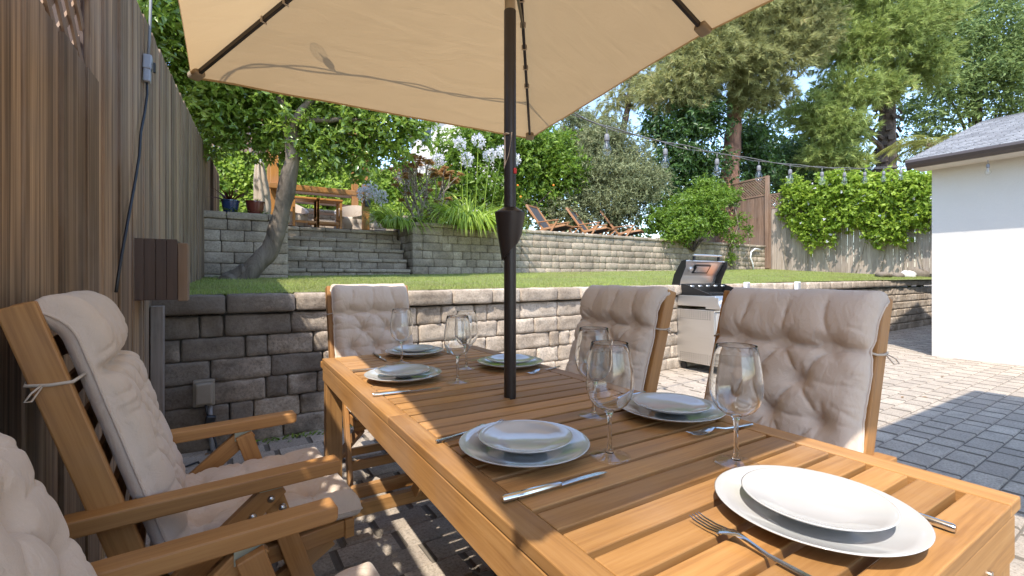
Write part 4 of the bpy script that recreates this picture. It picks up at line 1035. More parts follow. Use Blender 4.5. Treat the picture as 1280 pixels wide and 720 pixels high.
# ---- outlet, cords, little fittings ------------------------------------------------
def outlet():
    p = onY(255, 491, 3.44); t = thing('outlet_box', 'beige weatherproof outlet cover on the shaded block wall', 'outlet', (p.x, wall_y(p.x) - .012, p.z))
    m = MB(); m.box((0, 0, 0), (.115, .05, .165)); m.build('box', 'beige_box', t, bevel=.008)
    m = MB(); m.box((.002, -.045, .003), (.092, .045, .135)); m.build('cover', 'beige_box', t, bevel=.014, seg=3)
    m = MB(); m.tube([(.03, 0, -.08), (.035, -.002, -.25), (.05, -.004, -.40), (.06, -.004, -p.z + .005)], .014, 12); m.build('conduit', 'grey_plastic', t, smooth=True)
    t = thing('power_adapter', 'black plug adapter with a red light hanging under the outlet', 'adapter', (p.x + .03, wall_y(p.x) - .075, p.z - .18))
    m = MB(); m.box((0, 0, 0), (.055, .04, .10), Matrix.Rotation(R(12), 3, 'Y')); m.build('body', 'black_plastic', t, bevel=.012, seg=3)
    m = MB(); m.box((0, -.021, -.005), (.012, .003, .012)); m.build('red_lamp', 'red_light', t)
    m = MB(); m.tube([(-.02, .02, .13), (-.015, 0, .08), (-.008, 0, .045)], .006, 8)
    m.tube([(.012, 0, -.045), (.035, -.01, -.13), (.05, -.05, -.25), (.03, -.12, -.345), (-.05, -.16, -p.z + .19), (-.18, -.25, -p.z + .188), (-.30, -.22, -p.z + .188)], .006, 8); m.build('cord', 'black_plastic', t, smooth=True)
outlet()
def fence_cable():
    fx = lambda y: fence_x(y) + .034
    t = thing('hanging_cable', 'grey and black power cable with connector hanging down the fence', 'cable', (fx(3.2), 3.2, 2.0)); o = Vector((fx(3.2), 3.2, 2.0))
    px = [(189, -30), (188, 20), (186.5, 50), (185, 72)]
    def on(u, v):
        r = ray(u, v); y = .48; k = (-.48 + .03) / (r.x - .02 * r.y); return r * k + Vector((0, 0, CH)) - o
    m = MB(); m.tube([on(u, v) for u, v in px], .007, 8); m.build('grey_cord', 'cord_grey', t, smooth=True)
    m = MB(); a, b = on(185, 70), on(183.5, 103); m.beam(a, a.lerp(b, .55), .045, .04, up=(1, 0, 0)); m.beam(a.lerp(b, .5), b, .034, .034, up=(1, 0, 0)); m.build('connector', 'grey_plastic', t, bevel=.008)
    m = MB(); m.box(a.lerp(b, .42) + Vector((.03, -.004, 0)), (.01, .02, .05)); m.build('clip', 'black_plastic', t)
    m = MB(); m.tube([on(u, v) for u, v in ((183.5, 100), (184, 118), (181, 140), (176, 165), (174, 195), (168, 232), (160, 275), (151, 325), (145, 365))], .0060, 8); m.build('black_cord', 'black_plastic', t, smooth=True)
fence_cable()
def bulb(parent, p, drop=.055):
    m = MB(); m.tube([p, p + Vector((0, 0, -drop))], .0035, 6); m.lathe([(0, 0), (.011, 0), (.0155, -.008), (.017, -.04), (.015, -.046), (0, -.046)], p + Vector((0, 0, -drop)), 14); s = m.build('bulb_socket', 'bulb_socket', parent, smooth=True)
    m = MB(); c = p + Vector((0, 0, -drop - .046)); m.lathe([(.013, 0), (.017, -.016), (.027, -.040), (.030, -.058), (.026, -.076), (.014, -.088), (0, -.091)], c, 18); m.build('bulb', 'thin_glass', s, smooth=True)
    m = MB(); m.tube([c, c + Vector((0, 0, -.035)), c + Vector((0, 0, -.055))], [.004, .003, .0015], 8); m.build('filament_stem', 'grey_plastic', s, smooth=True)
def string_lights():
    t = thing('string_lights', 'cafe light string with clear bulbs from the fence to the outbuilding', 'lights', (0, 0, 0))
    K = [(-.43, 2.95, 2.50), (-.25, 2.25, 2.42), (.35, 2.10, 2.36), (1.0, 2.12, 2.26), (1.55, 2.15, 2.13), (2.05, 2.17, 2.055), (2.9, 2.20, 2.06), (4.0, 2.26, 2.12), (5.2, 2.33, 2.23), (6.6, 2.42, 2.42), (7.93, 2.48, 2.63)]
    K = [Vector(k) for k in K]; P = []
    for i in range(len(K) - 1):
        p0, p1, p2, p3 = K[max(i - 1, 0)], K[i], K[i + 1], K[min(i + 2, len(K) - 1)]
        for s in range(14):
            f = s / 14; P.append(.5 * ((2 * p1) + (p2 - p0) * f + (2 * p0 - 5 * p1 + 4 * p2 - p3) * f * f + (3 * p1 - p0 - 3 * p2 + p3) * f ** 3))
    P.append(K[-1]); m = MB(); A, B = [], []
    for i, p in enumerate(P):
        a = i * .55; w = .010 * (.6 + .6 * abs(math.sin(i * .21))); A.append(p + Vector((0, math.cos(a), math.sin(a))) * w * .5); B.append(p - Vector((0, math.cos(a), math.sin(a))) * w * .6 + Vector((0, 0, -.012 * abs(math.sin(i * .17)))))
    m.tube(A, .0036, 6); m.tube(B, .0030, 6); m.build('cord', 'cord_grey', t, smooth=True)
    for x in (.24, 2.05, 2.66, 3.27, 3.90, 4.53, 5.17, 5.80, 6.42, 7.05, 7.62):
        p = min(P, key=lambda q: abs(q.x - x)); bulb(t, p + Vector((0, 0, -.004)), .045)
string_lights()
t_ = thing('hanging_bulb', 'single clear bulb hanging under the outbuilding eave', 'bulb', (0, 0, 0)); bulb(t_, onX(1235, 200, 8.0), .05)
t_ = thing('drain_pipe', 'white bent pipe against the right end of the upper wall', 'pipe', (0, 0, 0))
m = MB(); m.tube([onY(u, v, 8.15) for u, v in ((950, 312), (944, 311), (939, 315), (938, 322), (941, 330), (942, 338))], .022, 8); m.build('pipe', 'white_plastic', t_, smooth=True)
for (u, w_, lab) in ((992, .13, 'white post light clipped to the low wall, right one'), (924, .10, 'white post light clipped to the low wall behind the grill')):
    x = onY(u, 355, 3.7).x; y = wall_y(x) - .075; t_ = thing('wall_light', lab, 'light', (x, y, .83), 0, 'white lights on the low wall')
    m = MB(); m.box((0, 0, .11), (w_ * .75, .05, .18)); m.build('housing', 'white_plastic', t_, bevel=.006); m = MB(); m.box((0, -.028, .12), (w_ * .5, .008, .13)); m.build('lens', 'grey_plastic', t_, bevel=.002)

# ---- on the terrace ------------------------------------------------------------------
def pergola():
    t = thing('pergola', 'honey coloured wooden pergola bar frame above the steps', 'pergola', (0, 0, 0))
    a, b = onY(343, 260, 9.35), onY(457, 260, 9.35); yb = 10.3
    for (x, y) in ((a.x, 9.35), (b.x, 9.35), (a.x, yb), (b.x, yb)):
        m = MB(); m.box((x, y, 3.05), (.13, .13, 2.1), grain=2); m.build('post', 'pergola_wood', t, bevel=.006)
    z = onY(400, 238, 9.25).z; m = MB(); m.box(((a.x + b.x) / 2, 9.22, z), (b.x - a.x + .20, .11, .10)); m.build('bar_top', 'pergola_wood', t, bevel=.006)
    m = MB(); m.box(((a.x + b.x) / 2, 9.35, 4.0), (b.x - a.x + .5, .09, .18)); m.box(((a.x + b.x) / 2, yb, 4.0), (b.x - a.x + .5, .09, .18)); m.build('beam', 'pergola_wood', t, bevel=.006)
    m = MB()
    for i in range(3): m.box(((a.x + b.x) / 2, yb + .0, 2.45 + i * .20), (b.x - a.x - .14, .04, .05))
    m.build('back_rail', 'dark_box_wood', t)
    m = MB(); m.box((b.x + .02, 9.27, z - .16), (.10, .05, .14)); m.build('bracket', 'black_enamel', t)
pergola()
def stool():
    t = thing('bar_stool', '', 'stool', (0, 0, 0), 0, 'wooden bar stools under the pergola bar'); w = .21; h = .60
    for x in (-w, w):
        for y in (-.17, .17):
            m = MB(); m.box((x, y, h / 2 - .02), (.045, .045, h - .04), grain=2); m.build('leg', 'pergola_wood', t, bevel=.003)
    m = MB(); m.box((0, 0, h - .018), (w * 2 + .07, .41, .038)); m.build('seat', 'pergola_wood', t, bevel=.006)
    m = MB(); m.box((0, -.17, .13), (w * 2 - .05, .03, .045)); m.box((0, .17, .13), (w * 2 - .05, .03, .045)); m.box((-w, 0, .22), (.03, .29, .045)); m.box((w, 0, .22), (.03, .29, .045)); m.build('foot_rail', 'pergola_wood', t, bevel=.003)
    return t
s0 = stool(); s1 = copy_tree(s0); p = onY(381, 283, 9.62); s0.location = (p.x, 9.62, 2.03); p = onY(410, 283, 9.62); s1.location = (p.x, 9.62, 2.03)
s0['label'] = 'wooden bar stool nearer the tree trunk'; s1['label'] = 'wooden bar stool nearer the right pergola post'
def tub_chair(lab, loc, rz):
    t = thing('tub_chair', lab, 'chair', loc, rz, 'beige moulded chairs behind the stools'); n = 40; P_, Q_ = [], []
    for j in range(9):
        f = j / 8; r = []; r2 = []
        for k in range(n + 1):
            a = -math.pi * .92 + 2 * math.pi * .92 * k / n; hh = .30 + .34 * (.5 + .5 * math.cos(a)); z = hh * f; rad = .40 - .07 * math.sin(f * 2.4); r.append((rad * math.cos(a + math.pi / 2), rad * math.sin(a + math.pi / 2), z)); r2.append(((rad - .06) * math.cos(a + math.pi / 2), (rad - .06) * math.sin(a + math.pi / 2), z))
        P_.append(r); Q_.append(r2)
    m = MB(); m.grid(P_); m.grid(Q_, flip=True); m.grid([P_[-1], Q_[-1]]); m.build('shell', 'beige_wicker', t, smooth=True)
    m = MB(); m.lathe([(0, 0), (.33, 0), (.34, .26), (.30, .31), (0, .32)], n=32); m.build('seat', 'beige_fabric', t, smooth=True)
p = onY(440, 270, 9.95); tub_chair('beige moulded chair right of the stools', (p.x, 9.95, 2.03), R(-25))
p = onY(362, 272, 9.85); tub_chair('beige moulded chair behind the tree trunk', (p.x, 9.9, 2.03), R(30))
def closed_umbrella():
    p = onY(326, 250, 8.9); t = thing('closed_umbrella', 'folded beige umbrella standing by the left pergola post', 'umbrella', (p.x, 8.9, 1.95)); n = 36; m = MB(); P_ = []
    for j in range(15):
        f = j / 14; z = .12 + 1.0 * f; r0 = (.13 - .03 * f) * (1 - .55 * f ** 3) * (.75 + .25 * math.sin(min(1, f * 4) * 1.57)); P_.append([((r0 + .022 * math.sin(k * 2 * math.pi * 7 / n + 2 * f)) * math.cos(2 * math.pi * k / n) + .02 * math.sin(f * 5), (r0 + .022 * math.sin(k * 2 * math.pi * 7 / n + 2 * f)) * math.sin(2 * math.pi * k / n), z) for k in range(n + 1)])
    m.grid(P_); m.build('canopy', 'beige_fabric', t, smooth=True)
    m = MB(); m.tube([(0, 0, 0), (0, 0, 1.25)], .022, 12); m.build('pole', 'white_plastic', t, angle=40)
    m = MB(); m.lathe([(0, 0), (.22, 0), (.22, .05), (.05, .07), (0, .07)], n=28); m.build('base', 'dark_sling', t, angle=40)
closed_umbrella()
def pot(lab, u, v, w, h, mat, y=7.62):
    p = onY(u, v, y); t = thing('plant_pot', lab, 'pot', (p.x, y, 2.0)); m = MB()
    m.lathe([(0, 0), (w * .36, 0), (w * .46, h * .5), (w * .5, h * .9), (w * .54, h * .92), (w * .54, h), (w * .47, h), (w * .45, h * .85), (0, h * .85)], n=32); m.build('pot', mat, t, angle=50)
    m = MB(); m.lathe([(0, h * .86), (w * .45, h * .86)], n=20); m.build('soil', 'soil', t); return t
t1 = pot('dark blue glazed pot holding a red spiky plant on the planter wall', 288, 262, .22, .19, 'blue_glaze')
rng = np.random.default_rng(3); n = 34; a = rng.random(n) * 6.28; P_ = np.stack([.02 * np.cos(a), .02 * np.sin(a), np.full(n, .17)], 1); D_ = np.stack([np.cos(a), np.sin(a), .3 + 1.0 * rng.random(n)], 1)
blades('spiky_leaves', P_, D_, .22 + .12 * rng.random(n), np.full(n, .013), 'leaf_red', t1, 4, .35)
t2 = pot('brown red glazed pot on the planter wall near the trunk', 319, 264, .24, .20, 'terracotta')
n = 26; a = rng.random(n) * 6.28; blades('grass_leaves', np.stack([.03 * np.cos(a), .03 * np.sin(a), np.full(n, .17)], 1), np.stack([np.cos(a) * .5, np.sin(a) * .5, np.ones(n)], 1), .07 + .06 * rng.random(n), np.full(n, .006), 'leaf_strap', t2, 4, .5)
def lounge_chair():
    t = thing('lounge_chair', '', 'chair', (0, 0, 0), 0, 'sling lounge chairs lined up on the terrace'); lw = 'lounge_wood'
    Bk = lambda s, y: Vector((-.12 - .46 * s, y, .24 + .62 * s))
    m = MB()
    for y in (-.27, .27): m.beam(Bk(0, y), Bk(1, y), .03, .05); m.beam(Bk(-.25, y), Bk(0, y), .03, .05)
    m.beam(Bk(1, -.27), Bk(1, .27), .05, .045); m.beam(Bk(.02, -.27), Bk(.02, .27), .04, .035); m.build('back_frame', lw, t, bevel=.004)
    m = MB(); m.grid([[Bk(s / 8, -.25 + .5 * k / 4) + Vector((.012 * math.sin(math.pi * s / 8), 0, -.03 * math.sin(math.pi * s / 8))) for k in range(5)] for s in range(9)]); m.build('sling', 'dark_sling', t, smooth=True)
    m = MB()
    for y in (-.29, .29): m.beam((-.18, y, .22), (.48, y, .30), .028, .05)
    m.beam((.48, -.29, .30), (.48, .29, .30), .04, .035); m.build('seat_frame', lw, t, bevel=.004)
    m = MB(); m.grid([[(-.12 + .58 * s / 8, -.27 + .54 * k / 4, .235 + .075 * s / 8 - .05 * math.sin(math.pi * s / 8)) for k in range(5)] for s in range(9)]); m.build('seat_sling', 'dark_sling', t, smooth=True)
    for y in (-.29, .29):
        m = MB(); m.beam((-.22, y * 1.06, .405), (.34, y * 1.06, .435), .055, .025); m.build('armrest', lw, t, bevel=.004)
        m = MB(); m.beam((.30, y * 1.05, .42), (.02, y * 1.05, .0), .028, .042); m.build('leg', lw, t, bevel=.003)
        m = MB(); m.beam((-.42, y * .97, .0), (.20, y * .97, .33), .028, .042); m.build('leg', lw, t, bevel=.003)
    return t
l0 = lounge_chair()
for i, (u, v, y, lab) in enumerate(((690, 296, 9.1, 'leftmost wooden sling lounge chair on the terrace'), (739, 298, 9.0, 'middle wooden sling lounge chair on the terrace'), (780, 300, 9.0, 'rightmost wooden sling lounge chair on the terrace'))):
    o = l0 if i == 0 else copy_tree(l0); p = onY(u, v, y); o.location = (p.x, y, 2.05); o.rotation_euler = (0, 0, R(-64 + 4 * i)); o['label'] = lab
def side_table(lab, u, y):
    p = onY(u, 296, y); t = thing('side_table', lab, 'table', (p.x, y, 2.05), R(-8), 'low tables between the lounge chairs')
    m = MB()
    for i in range(5): m.box((-.2 + i * .1, 0, .34), (.085, .42, .02))
    m.build('top', 'lounge_wood', t, bevel=.003)
    for s in (-1, 1):
        m = MB(); m.beam((-.2, s * .18, .0), (.2, s * .18, .33), .03, .03); m.build('leg', 'lounge_wood', t); m = MB(); m.beam((.2, s * .15, .0), (-.2, s * .15, .33), .03, .03); m.build('leg', 'lounge_wood', t)
side_table('low slatted table left of the middle lounge chair', 712, 9.15); side_table('low slatted table left of the rightmost lounge chair', 757, 9.1)
for i, (u, v, s, lab) in enumerate(((1105, 344, .16, 'pale flat stone at the lawn edge'), (1123, 345, .13, 'grey stone by the outbuilding, left of the white one'), (1134, 342, .19, 'white upright stone near the outbuilding'), (1150, 342, .26, 'large grey stone under the fence by the outbuilding'))):
    p = onY(u, v, 4.6); m = MB(); n = 14
    for j in range(9):
        ph = math.pi * j / 8; 
        row = []
        for k in range(n):
            a = 2 * math.pi * k / n; d = Vector((math.sin(ph) * math.cos(a), math.sin(ph) * math.sin(a), math.cos(ph) * .6)); d *= s * (1 + .35 * nz(d * 1.6 + Vector((i * 9, 0, 0)))); m.v.append(tuple(d))
    for j in range(8):
        for k in range(n): m.face([j * n + k, j * n + (k + 1) % n, (j + 1) * n + (k + 1) % n, (j + 1) * n + k])
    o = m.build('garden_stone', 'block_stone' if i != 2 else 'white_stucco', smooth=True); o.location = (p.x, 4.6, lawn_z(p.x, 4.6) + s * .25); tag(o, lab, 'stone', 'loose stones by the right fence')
# ================================================================== PLANTS
def limb(mb, P, r0, r1, n=9, wob=.03, seed=0, sub=7, mi=0):
    """tapered crooked limb through the given points"""
    P = [Vector(p) for p in P]; Q = []
    for i in range(len(P) - 1):
        p0, p1, p2, p3 = P[max(i - 1, 0)], P[i], P[i + 1], P[min(i + 2, len(P) - 1)]
        for s in range(sub):
            f = s / sub; Q.append(.5 * ((2 * p1) + (p2 - p0) * f + (2 * p0 - 5 * p1 + 4 * p2 - p3) * f * f + (3 * p1 - p0 - 3 * p2 + p3) * f ** 3))
    Q.append(P[-1]); N = len(Q); k = len(mb.v)
    mb.tube(Q, [(r0 + (r1 - r0) * (i / (N - 1)) ** .8) * (1 + .10 * nz((i * .7, seed, 1))) for i in range(N)], n, mi)
    for j in range(k, len(mb.v)):
        v = mb.v[j]; mb.v[j] = tuple(v[c] + wob * r0 * nz((v[0] * 6 / max(r0, .05) * .1, v[1] * 6 / max(r0, .05) * .1, v[2] * 3 + c * 9 + seed)) for c in range(3))
    return Q
def cl(lst): return [(at(u, v, d), r if isinstance(r, tuple) else (r, r, r * .8)) for u, v, d, r in lst]

# -- leaning broadleaf tree over the left planter
def leaning_tree():
    t = thing('broadleaf_tree', 'leaning broadleaf tree with glossy leaves and a bent grey trunk', 'tree', (0, 0, 0)); m = MB()
    T = [onY(298, 356, 6.9), onY(312, 340, 6.9), onY(338, 310, 6.9), onY(349, 275, 6.85), onY(358, 235, 6.8), onY(366, 205, 6.75), onY(364, 175, 6.7)]
    limb(m, T, .135, .085, 14, .30, 1); m2 = T[-1]
    limb(m, [onY(282, 357, 6.8), T[0] + Vector((-.08, .02, .06)), T[1]], .12, .12, 10, .5, 3)
    limb(m, [m2, onY(375, 140, 6.6), onY(430, 90, 6.5)], .085, .03, 9, .2, 4); limb(m, [m2, onY(350, 120, 6.9), onY(345, 30, 7.0)], .08, .03, 9, .2, 5)
    limb(m, [onY(372, 150, 6.6), onY(420, 150, 6.5), onY(480, 150, 6.4)], .05, .02, 8, .2, 6)
    m.build('trunk', 'bark_grey', t, smooth=True)
    C = cl([(228, 40, 5.6, .62), (265, 105, 5.9, .55), (300, 130, 6.2, .55), (268, 165, 6.3, .33), (310, 60, 6.0, .8), (350, 150, 6.4, .45), (395, 145, 6.4, .55), (440, 150, 6.5, .6), (490, 160, 6.6, .48), (512, 150, 6.6, .28), (455, 205, 6.5, .30), (420, 195, 6.5, .30), (485, 195, 6.6, .26), (330, 185, 6.4, .26), (350, 165, 6.2, .3), (372, 165, 6.1, .32), (395, 180, 6.2, .28), (290, 165, 6.1, .33), (230, 110, 5.7, .5), (245, 150, 6.0, .35), (215, 75, 5.5, .45),
            (400, 60, 6.5, .9), (480, 90, 6.8, .7), (330, -30, 6.3, .9), (430, -30, 6.6, .9), (250, -20, 5.9, .7), (372, 180, 6.6, .28), (212, 0, 5.6, .5)])
    C += [(Vector(p), (r, r, r * .7)) for p, r in (((-1.25, 6.2, 3.9), .9), ((-1.7, 5.6, 4.2), .8), ((-.95, 6.7, 4.3), .7), ((.6, 7.5, 4.3), .9), ((1.2, 7.7, 4.1), .8), ((-1.3, 6.9, 4.9), .9))]  # extra crown clumps, mostly hidden behind the fence, added to shade the planter wall
    leaves('crown', C, 72000, .095, 'leaf_glossy', t, 3, .46, .55, .55, .15, .62)
leaning_tree()

# -- bright green hedge trees right of the far house
def bush(name, lab, clumps, n, size, mat, seed, cat='shrub', stems=None, bmat='bark_dark', group=None, **k):
    t = thing(name, lab, cat, (0, 0, 0), 0, group)
    C = cl(clumps); leaves('foliage' if cat == 'shrub' else 'crown', C, n, size, mat, t, seed, **k)
    m = MB(); rnd = random.Random(seed)
    low = min(c.z - r[2] for c, r in C)
    for (c, r) in C[:9]:
        b = stems or (sum(q.x for q, _ in C) / len(C), sum(q.y for q, _ in C) / len(C), low - .2)
        limb(m, [b, Vector(b).lerp(c, .5) + Vector((rnd.uniform(-.2, .2), rnd.uniform(-.2, .2), 0)), c], {'shrub': .035, 'vine': .012}.get(cat, .14), .010, 7, .2, seed)
    m.build('stems' if cat == 'shrub' else 'trunk', bmat, t, smooth=True); return t
bush('leafy_shrub', 'bright green leafy citrus hedge behind the agapanthus', [(575, 190, 12.2, .8), (620, 180, 12.4, .9), (600, 240, 12, .8), (660, 205, 12.8, .95), (690, 190, 13, .7), (560, 230, 12.2, .6), (640, 250, 12.6, .7), (690, 240, 13, .8), (715, 215, 12.6, .5), (610, 155, 12.8, .6), (592, 165, 12.8, .4), (655, 175, 12.6, .5), (540, 262, 11.8, .6)], 34000, .125, 'leaf_bright', 21, shell=.6)
m = MB()
rng = random.Random(5)
for i in range(6):
    p = at(rng.uniform(560, 700), rng.uniform(165, 255), rng.uniform(11.5, 11.9)); m.lathe([(0, -.028), (.022, -.016), (.029, 0), (.022, .019), (0, .027)], p, 10)
h_ = [o for o in bpy.data.objects if o.get('label') == 'bright green leafy citrus hedge behind the agapanthus'][0]
m.build('fruit', 'orange_plastic', h_, smooth=True)
bush('leafy_shrub', 'low sprawling green shrub under the lounge chairs hedge', [(660, 268, 12.6, .5), (700, 262, 12.6, .5), (740, 262, 12.8, .5), (720, 275, 12.6, .45), (780, 268, 13.0, .5), (760, 280, 12.8, .45), (685, 280, 12.6, .4)], 8000, .09, 'leaf_olive', 22)
bush('olive_shrub', 'tall grey green feathery shrub between the hedge and the dark ivy tree', [(745, 215, 13, .8), (785, 225, 13, .85), (760, 175, 13.4, .75), (740, 180, 13.2, .55), (800, 240, 12.8, .7), (735, 245, 12.8, .6), (720, 150, 13.6, .45), (790, 195, 13.3, .6), (820, 225, 13.1, .45), (770, 255, 12.6, .6)], 46000, .10, 'leaf_olive', 23, aspect=.26, up=.3, out=.4, shell=.6)
bush('ivy_tree', 'dark ivy covered tree behind the light string', [(850, 165, 15.5, 1.0), (880, 150, 15.8, .9), (845, 205, 15.2, .9), (880, 205, 15.4, .8), (860, 130, 16, .8), (820, 160, 15.8, .6), (845, 245, 15, .8), (885, 245, 15.2, .7), (935, 180, 17, .8), (950, 215, 17, .9), (935, 240, 16.4, .6), (990, 200, 19, 1.0)], 26000, .16, 'leaf_dark', 24, 'tree', bmat='bark_dark', shell=.6)
bush('leafy_shrub', 'round bright green shrub in front of the brown fence corner', [(850, 265, 12.6, .55), (880, 255, 12.8, .55), (825, 275, 12.4, .42), (860, 285, 12.3, .45), (895, 280, 12.6, .4), (880, 235, 13.0, .35), (900, 245, 13, .3), (840, 290, 12.2, .35)], 18000, .09, 'leaf_bright', 25, shell=.55)
bush('climbing_plant', 'thin flowering climber on the reddish lattice fence', [(915, 245, 13.6, .28), (925, 275, 13.6, .2), (917, 300, 13.5, .22), (935, 290, 13.6, .14), (905, 240, 13.6, .25), (912, 322, 13.5, .15)], 2400, .08, 'leaf_bright', 26, cat='vine', bmat='twig')

# -- ivy covered bank behind the pergola
def ivy_bank():
    t = thing('ivy_bank', 'sunlit ivy covered bank behind the pergola', 'hedge'); rng = np.random.default_rng(7); n = 15000
    x = rng.random(n) * 6.6 - 1.6; z = 2.0 + rng.random(n) ** .9 * 2.1; y = 12.0 + (z - 2) * .32 - .22 * np.abs(np.sin(x * 2.3 + z * 1.9) * np.cos(x * 1.1 - z * 2.7)) + rng.random(n) * .12
    P = np.stack([x, y, z], 1); N = unit(rng.normal(size=(n, 3)) * .5 + np.array([0, -.8, .5])); D = unit(rng.normal(size=(n, 3)) + np.array([0, -.2, -.6]))
    L = .08 + .07 * rng.random(n); V, F = leaf_geo(P, N, D, L, L * .34, rng); r = np.clip(rng.random(n) * .8 + .1 * np.sin(x * 3), 0, 1)
    np_mesh('foliage', V, F, 'leaf_vine', np.concatenate([r, r]), t)
    mb = MB(); mb.grid([[(a, 12.08 + (b - 2) * .32 + .1 * nz((a, b, 0), 2), b) for a in np.linspace(-1.8, 5.2, 30)] for b in np.linspace(1.9, 4.15, 12)]); mb.build('bank_soil', 'soil', t, smooth=True)
ivy_bank()

# -- flowering vine over the right fence
def fence_vine():
    t = thing('flowering_vine', 'lush light green vine spilling over the right fence', 'vine')
    def on(u, v, off): 
        a, b = Vector((14.80, 8.25, 0)), Vector((15.7, 2.6, 0)); r = ray(u, v); n = Vector((-(8.25 - 2.6), -(15.7 - 14.8), 0)).normalized()
        k = (a.dot(n) + off) / (r.x * n.x + r.y * n.y); return r * k + Vector((0, 0, CH))
    L = []
    for (u, v, r) in ((1000, 245, .42), (1000, 280, .35), (1030, 240, .48), (1030, 275, .42), (1060, 240, .45), (1060, 270, .40), (1090, 245, .45), (1092, 280, .36), (1118, 245, .42), (1120, 280, .32), (1145, 240, .42), (1148, 270, .36), (1165, 255, .4), (1165, 235, .36), (1012, 298, .22), (985, 262, .28), (1035, 298, .20), (1103, 296, .24), (1128, 297, .18), (992, 235, .3), (1046, 225, .3), (1075, 228, .3), (1110, 228, .3), (1140, 226, .3), (1015, 310, .10), (1022, 258, .4), (1076, 262, .3), (1180, 250, .4)):
        L.append((on(u, v, .24), (r * .75, r, r)))
    leaves('foliage', L, 23000, .098, 'leaf_vine', t, 31, .62, .45, .6, .3, .55)
    rng = np.random.default_rng(9); P0, d, _ = clump_points(L, 60, rng, .2); P0[:, 0] -= .08
    k = 7; P = np.repeat(P0, k, 0); D = unit(rng.normal(size=(len(P), 3)) + np.array([-.6, -.3, .2])); N = unit(rng.normal(size=(len(P), 3)) + np.array([-.7, -.4, .6]))
    V, F = leaf_geo(P, N, D, np.full(len(P), .055), np.full(len(P), .017), rng); np_mesh('flowers', V, F, 'flower_lilac', rng.random(len(F)), t)['kind'] = 'stuff'
    m = MB(); rnd = random.Random(4)
    for u in (985, 1010, 1040, 1070, 1100, 1130, 1155):
        a = on(u, 341, .08); b = on(u + rnd.uniform(-14, 14), 300, .10); c = on(u + rnd.uniform(-20, 20), 250, .12); limb(m, [a, b, c], .012, .006, 6, .2, u)
    m.build('stems', 'twig', t, smooth=True)
fence_vine()

# -- pines
def pine(name, lab, base, top, r0, masses, n, seed, bmat='bark_pine', nmat='needle_pine', L=.40, W=.012, dead=0, boughs=10):
    t = thing(name, lab, 'tree', (0, 0, 0)); m = MB(); rng = np.random.default_rng(seed); rnd = random.Random(seed)
    b, tp = Vector(base), Vector(top); mid = b.lerp(tp, .45) + Vector((.12, 0, 0)); Q = limb(m, [b - Vector((0, 0, .5)), b.lerp(tp, .2), mid, tp], r0, r0 * .45, 14, .08, seed, 10)
    C = cl(masses)
    for (c, r) in C[:boughs]:
        q = min(Q, key=lambda p: (p - c).length + max(0, p.z - c.z) * 1.5); limb(m, [q, q.lerp(c, .45) + Vector((0, 0, .35)), c], r0 * .26, .03, 7, .3, seed + 1)
    if dead:
        for k in range(dead):                                  # rough shaggy bark plates
            q = Q[rnd.randrange(4, len(Q))]; a = rnd.uniform(0, 6.28); d = Vector((math.cos(a), math.sin(a), 0)); p = q + d * r0 * .78; s = Vector((-d.y, d.x, 0))
            m.beam(p, p + d * .13 + Vector((0, 0, -.22)), rnd.uniform(.12, .22), .04, up=d)
    m.build('trunk', bmat, t, smooth=not dead)
    P, d, pick = clump_points(C, n, rng, .55)
    cen = np.array([list(c) for c, _ in C])[pick]; out = unit((P - cen) * np.array([1, 1, .7])); ax = unit(out * .9 + rng.normal(size=(n, 3)) * .45 + np.array([0, 0, -.22]))
    rn0 = np.clip(rng.random(n) * .55 + .35 * (rng.random(len(C))[pick]) + .1, 0, 1)
    needles('crown', P, ax, 24, L, W, nmat, t, seed, .75, rn0); return t
pine('pine_tree', 'big pine with a reddish brown trunk at the fence corner', at(908, 300, 16.2), at(925, -60, 16.8), .42,
     [(845, 110, 15.4, (1.2, 1.2, .8)), (880, 70, 15.2, (1.3, 1.3, 1.0)), (930, 75, 15.6, (1.3, 1.3, 1.0)), (975, 60, 16, (1.3, 1.3, 1.1)), (920, 20, 15.8, (1.6, 1.6, 1.0)), (980, 5, 16, (1.6, 1.6, .9)), (850, 40, 16, (1.3, 1.3, .9)), (960, 115, 16, (.8, .8, .55)), (1010, 40, 16.4, (1.1, 1.1, .9)), (935, 120, 15.8, (.7, .7, .45)), (870, 115, 15.6, (.8, .8, .5)), (900, -40, 16, (2, 2, 1.0)), (1000, -40, 16.4, (2, 2, 1))], 10500, 41, L=.24, W=.013)
pine('pine_tree', 'second pine with a dark shaggy trunk and fresh green needles', at(1108, 250, 19), at(1108, -40, 19.5), .44,
     [(1060, 60, 18, (1.4, 1.4, 1.0)), (1110, 40, 18, (1.6, 1.6, 1.1)), (1055, 115, 17.6, (1.2, 1.2, .8)), (1040, 160, 17.2, (1.0, 1.0, .8)), (1055, 165, 17.6, (.9, .9, .6)), (1150, 80, 18.4, (1.2, 1.2, 1.0)), (1100, 110, 18, (1.0, 1.0, .6)), (1150, 20, 18.6, (1.4, 1.4, 1.0)), (1060, 0, 18.2, (1.5, 1.5, 1.0)), (1010, 140, 17.4, (.9, .9, .6)), (1030, 195, 17.4, (.8, .8, .4)), (1060, 200, 17.4, (.7, .7, .4)), (1110, -30, 18.6, (1.9, 1.9, 1.0))], 10500, 42, L=.24, W=.013, bmat='bark_dark', nmat='needle_pine_fresh', dead=130)
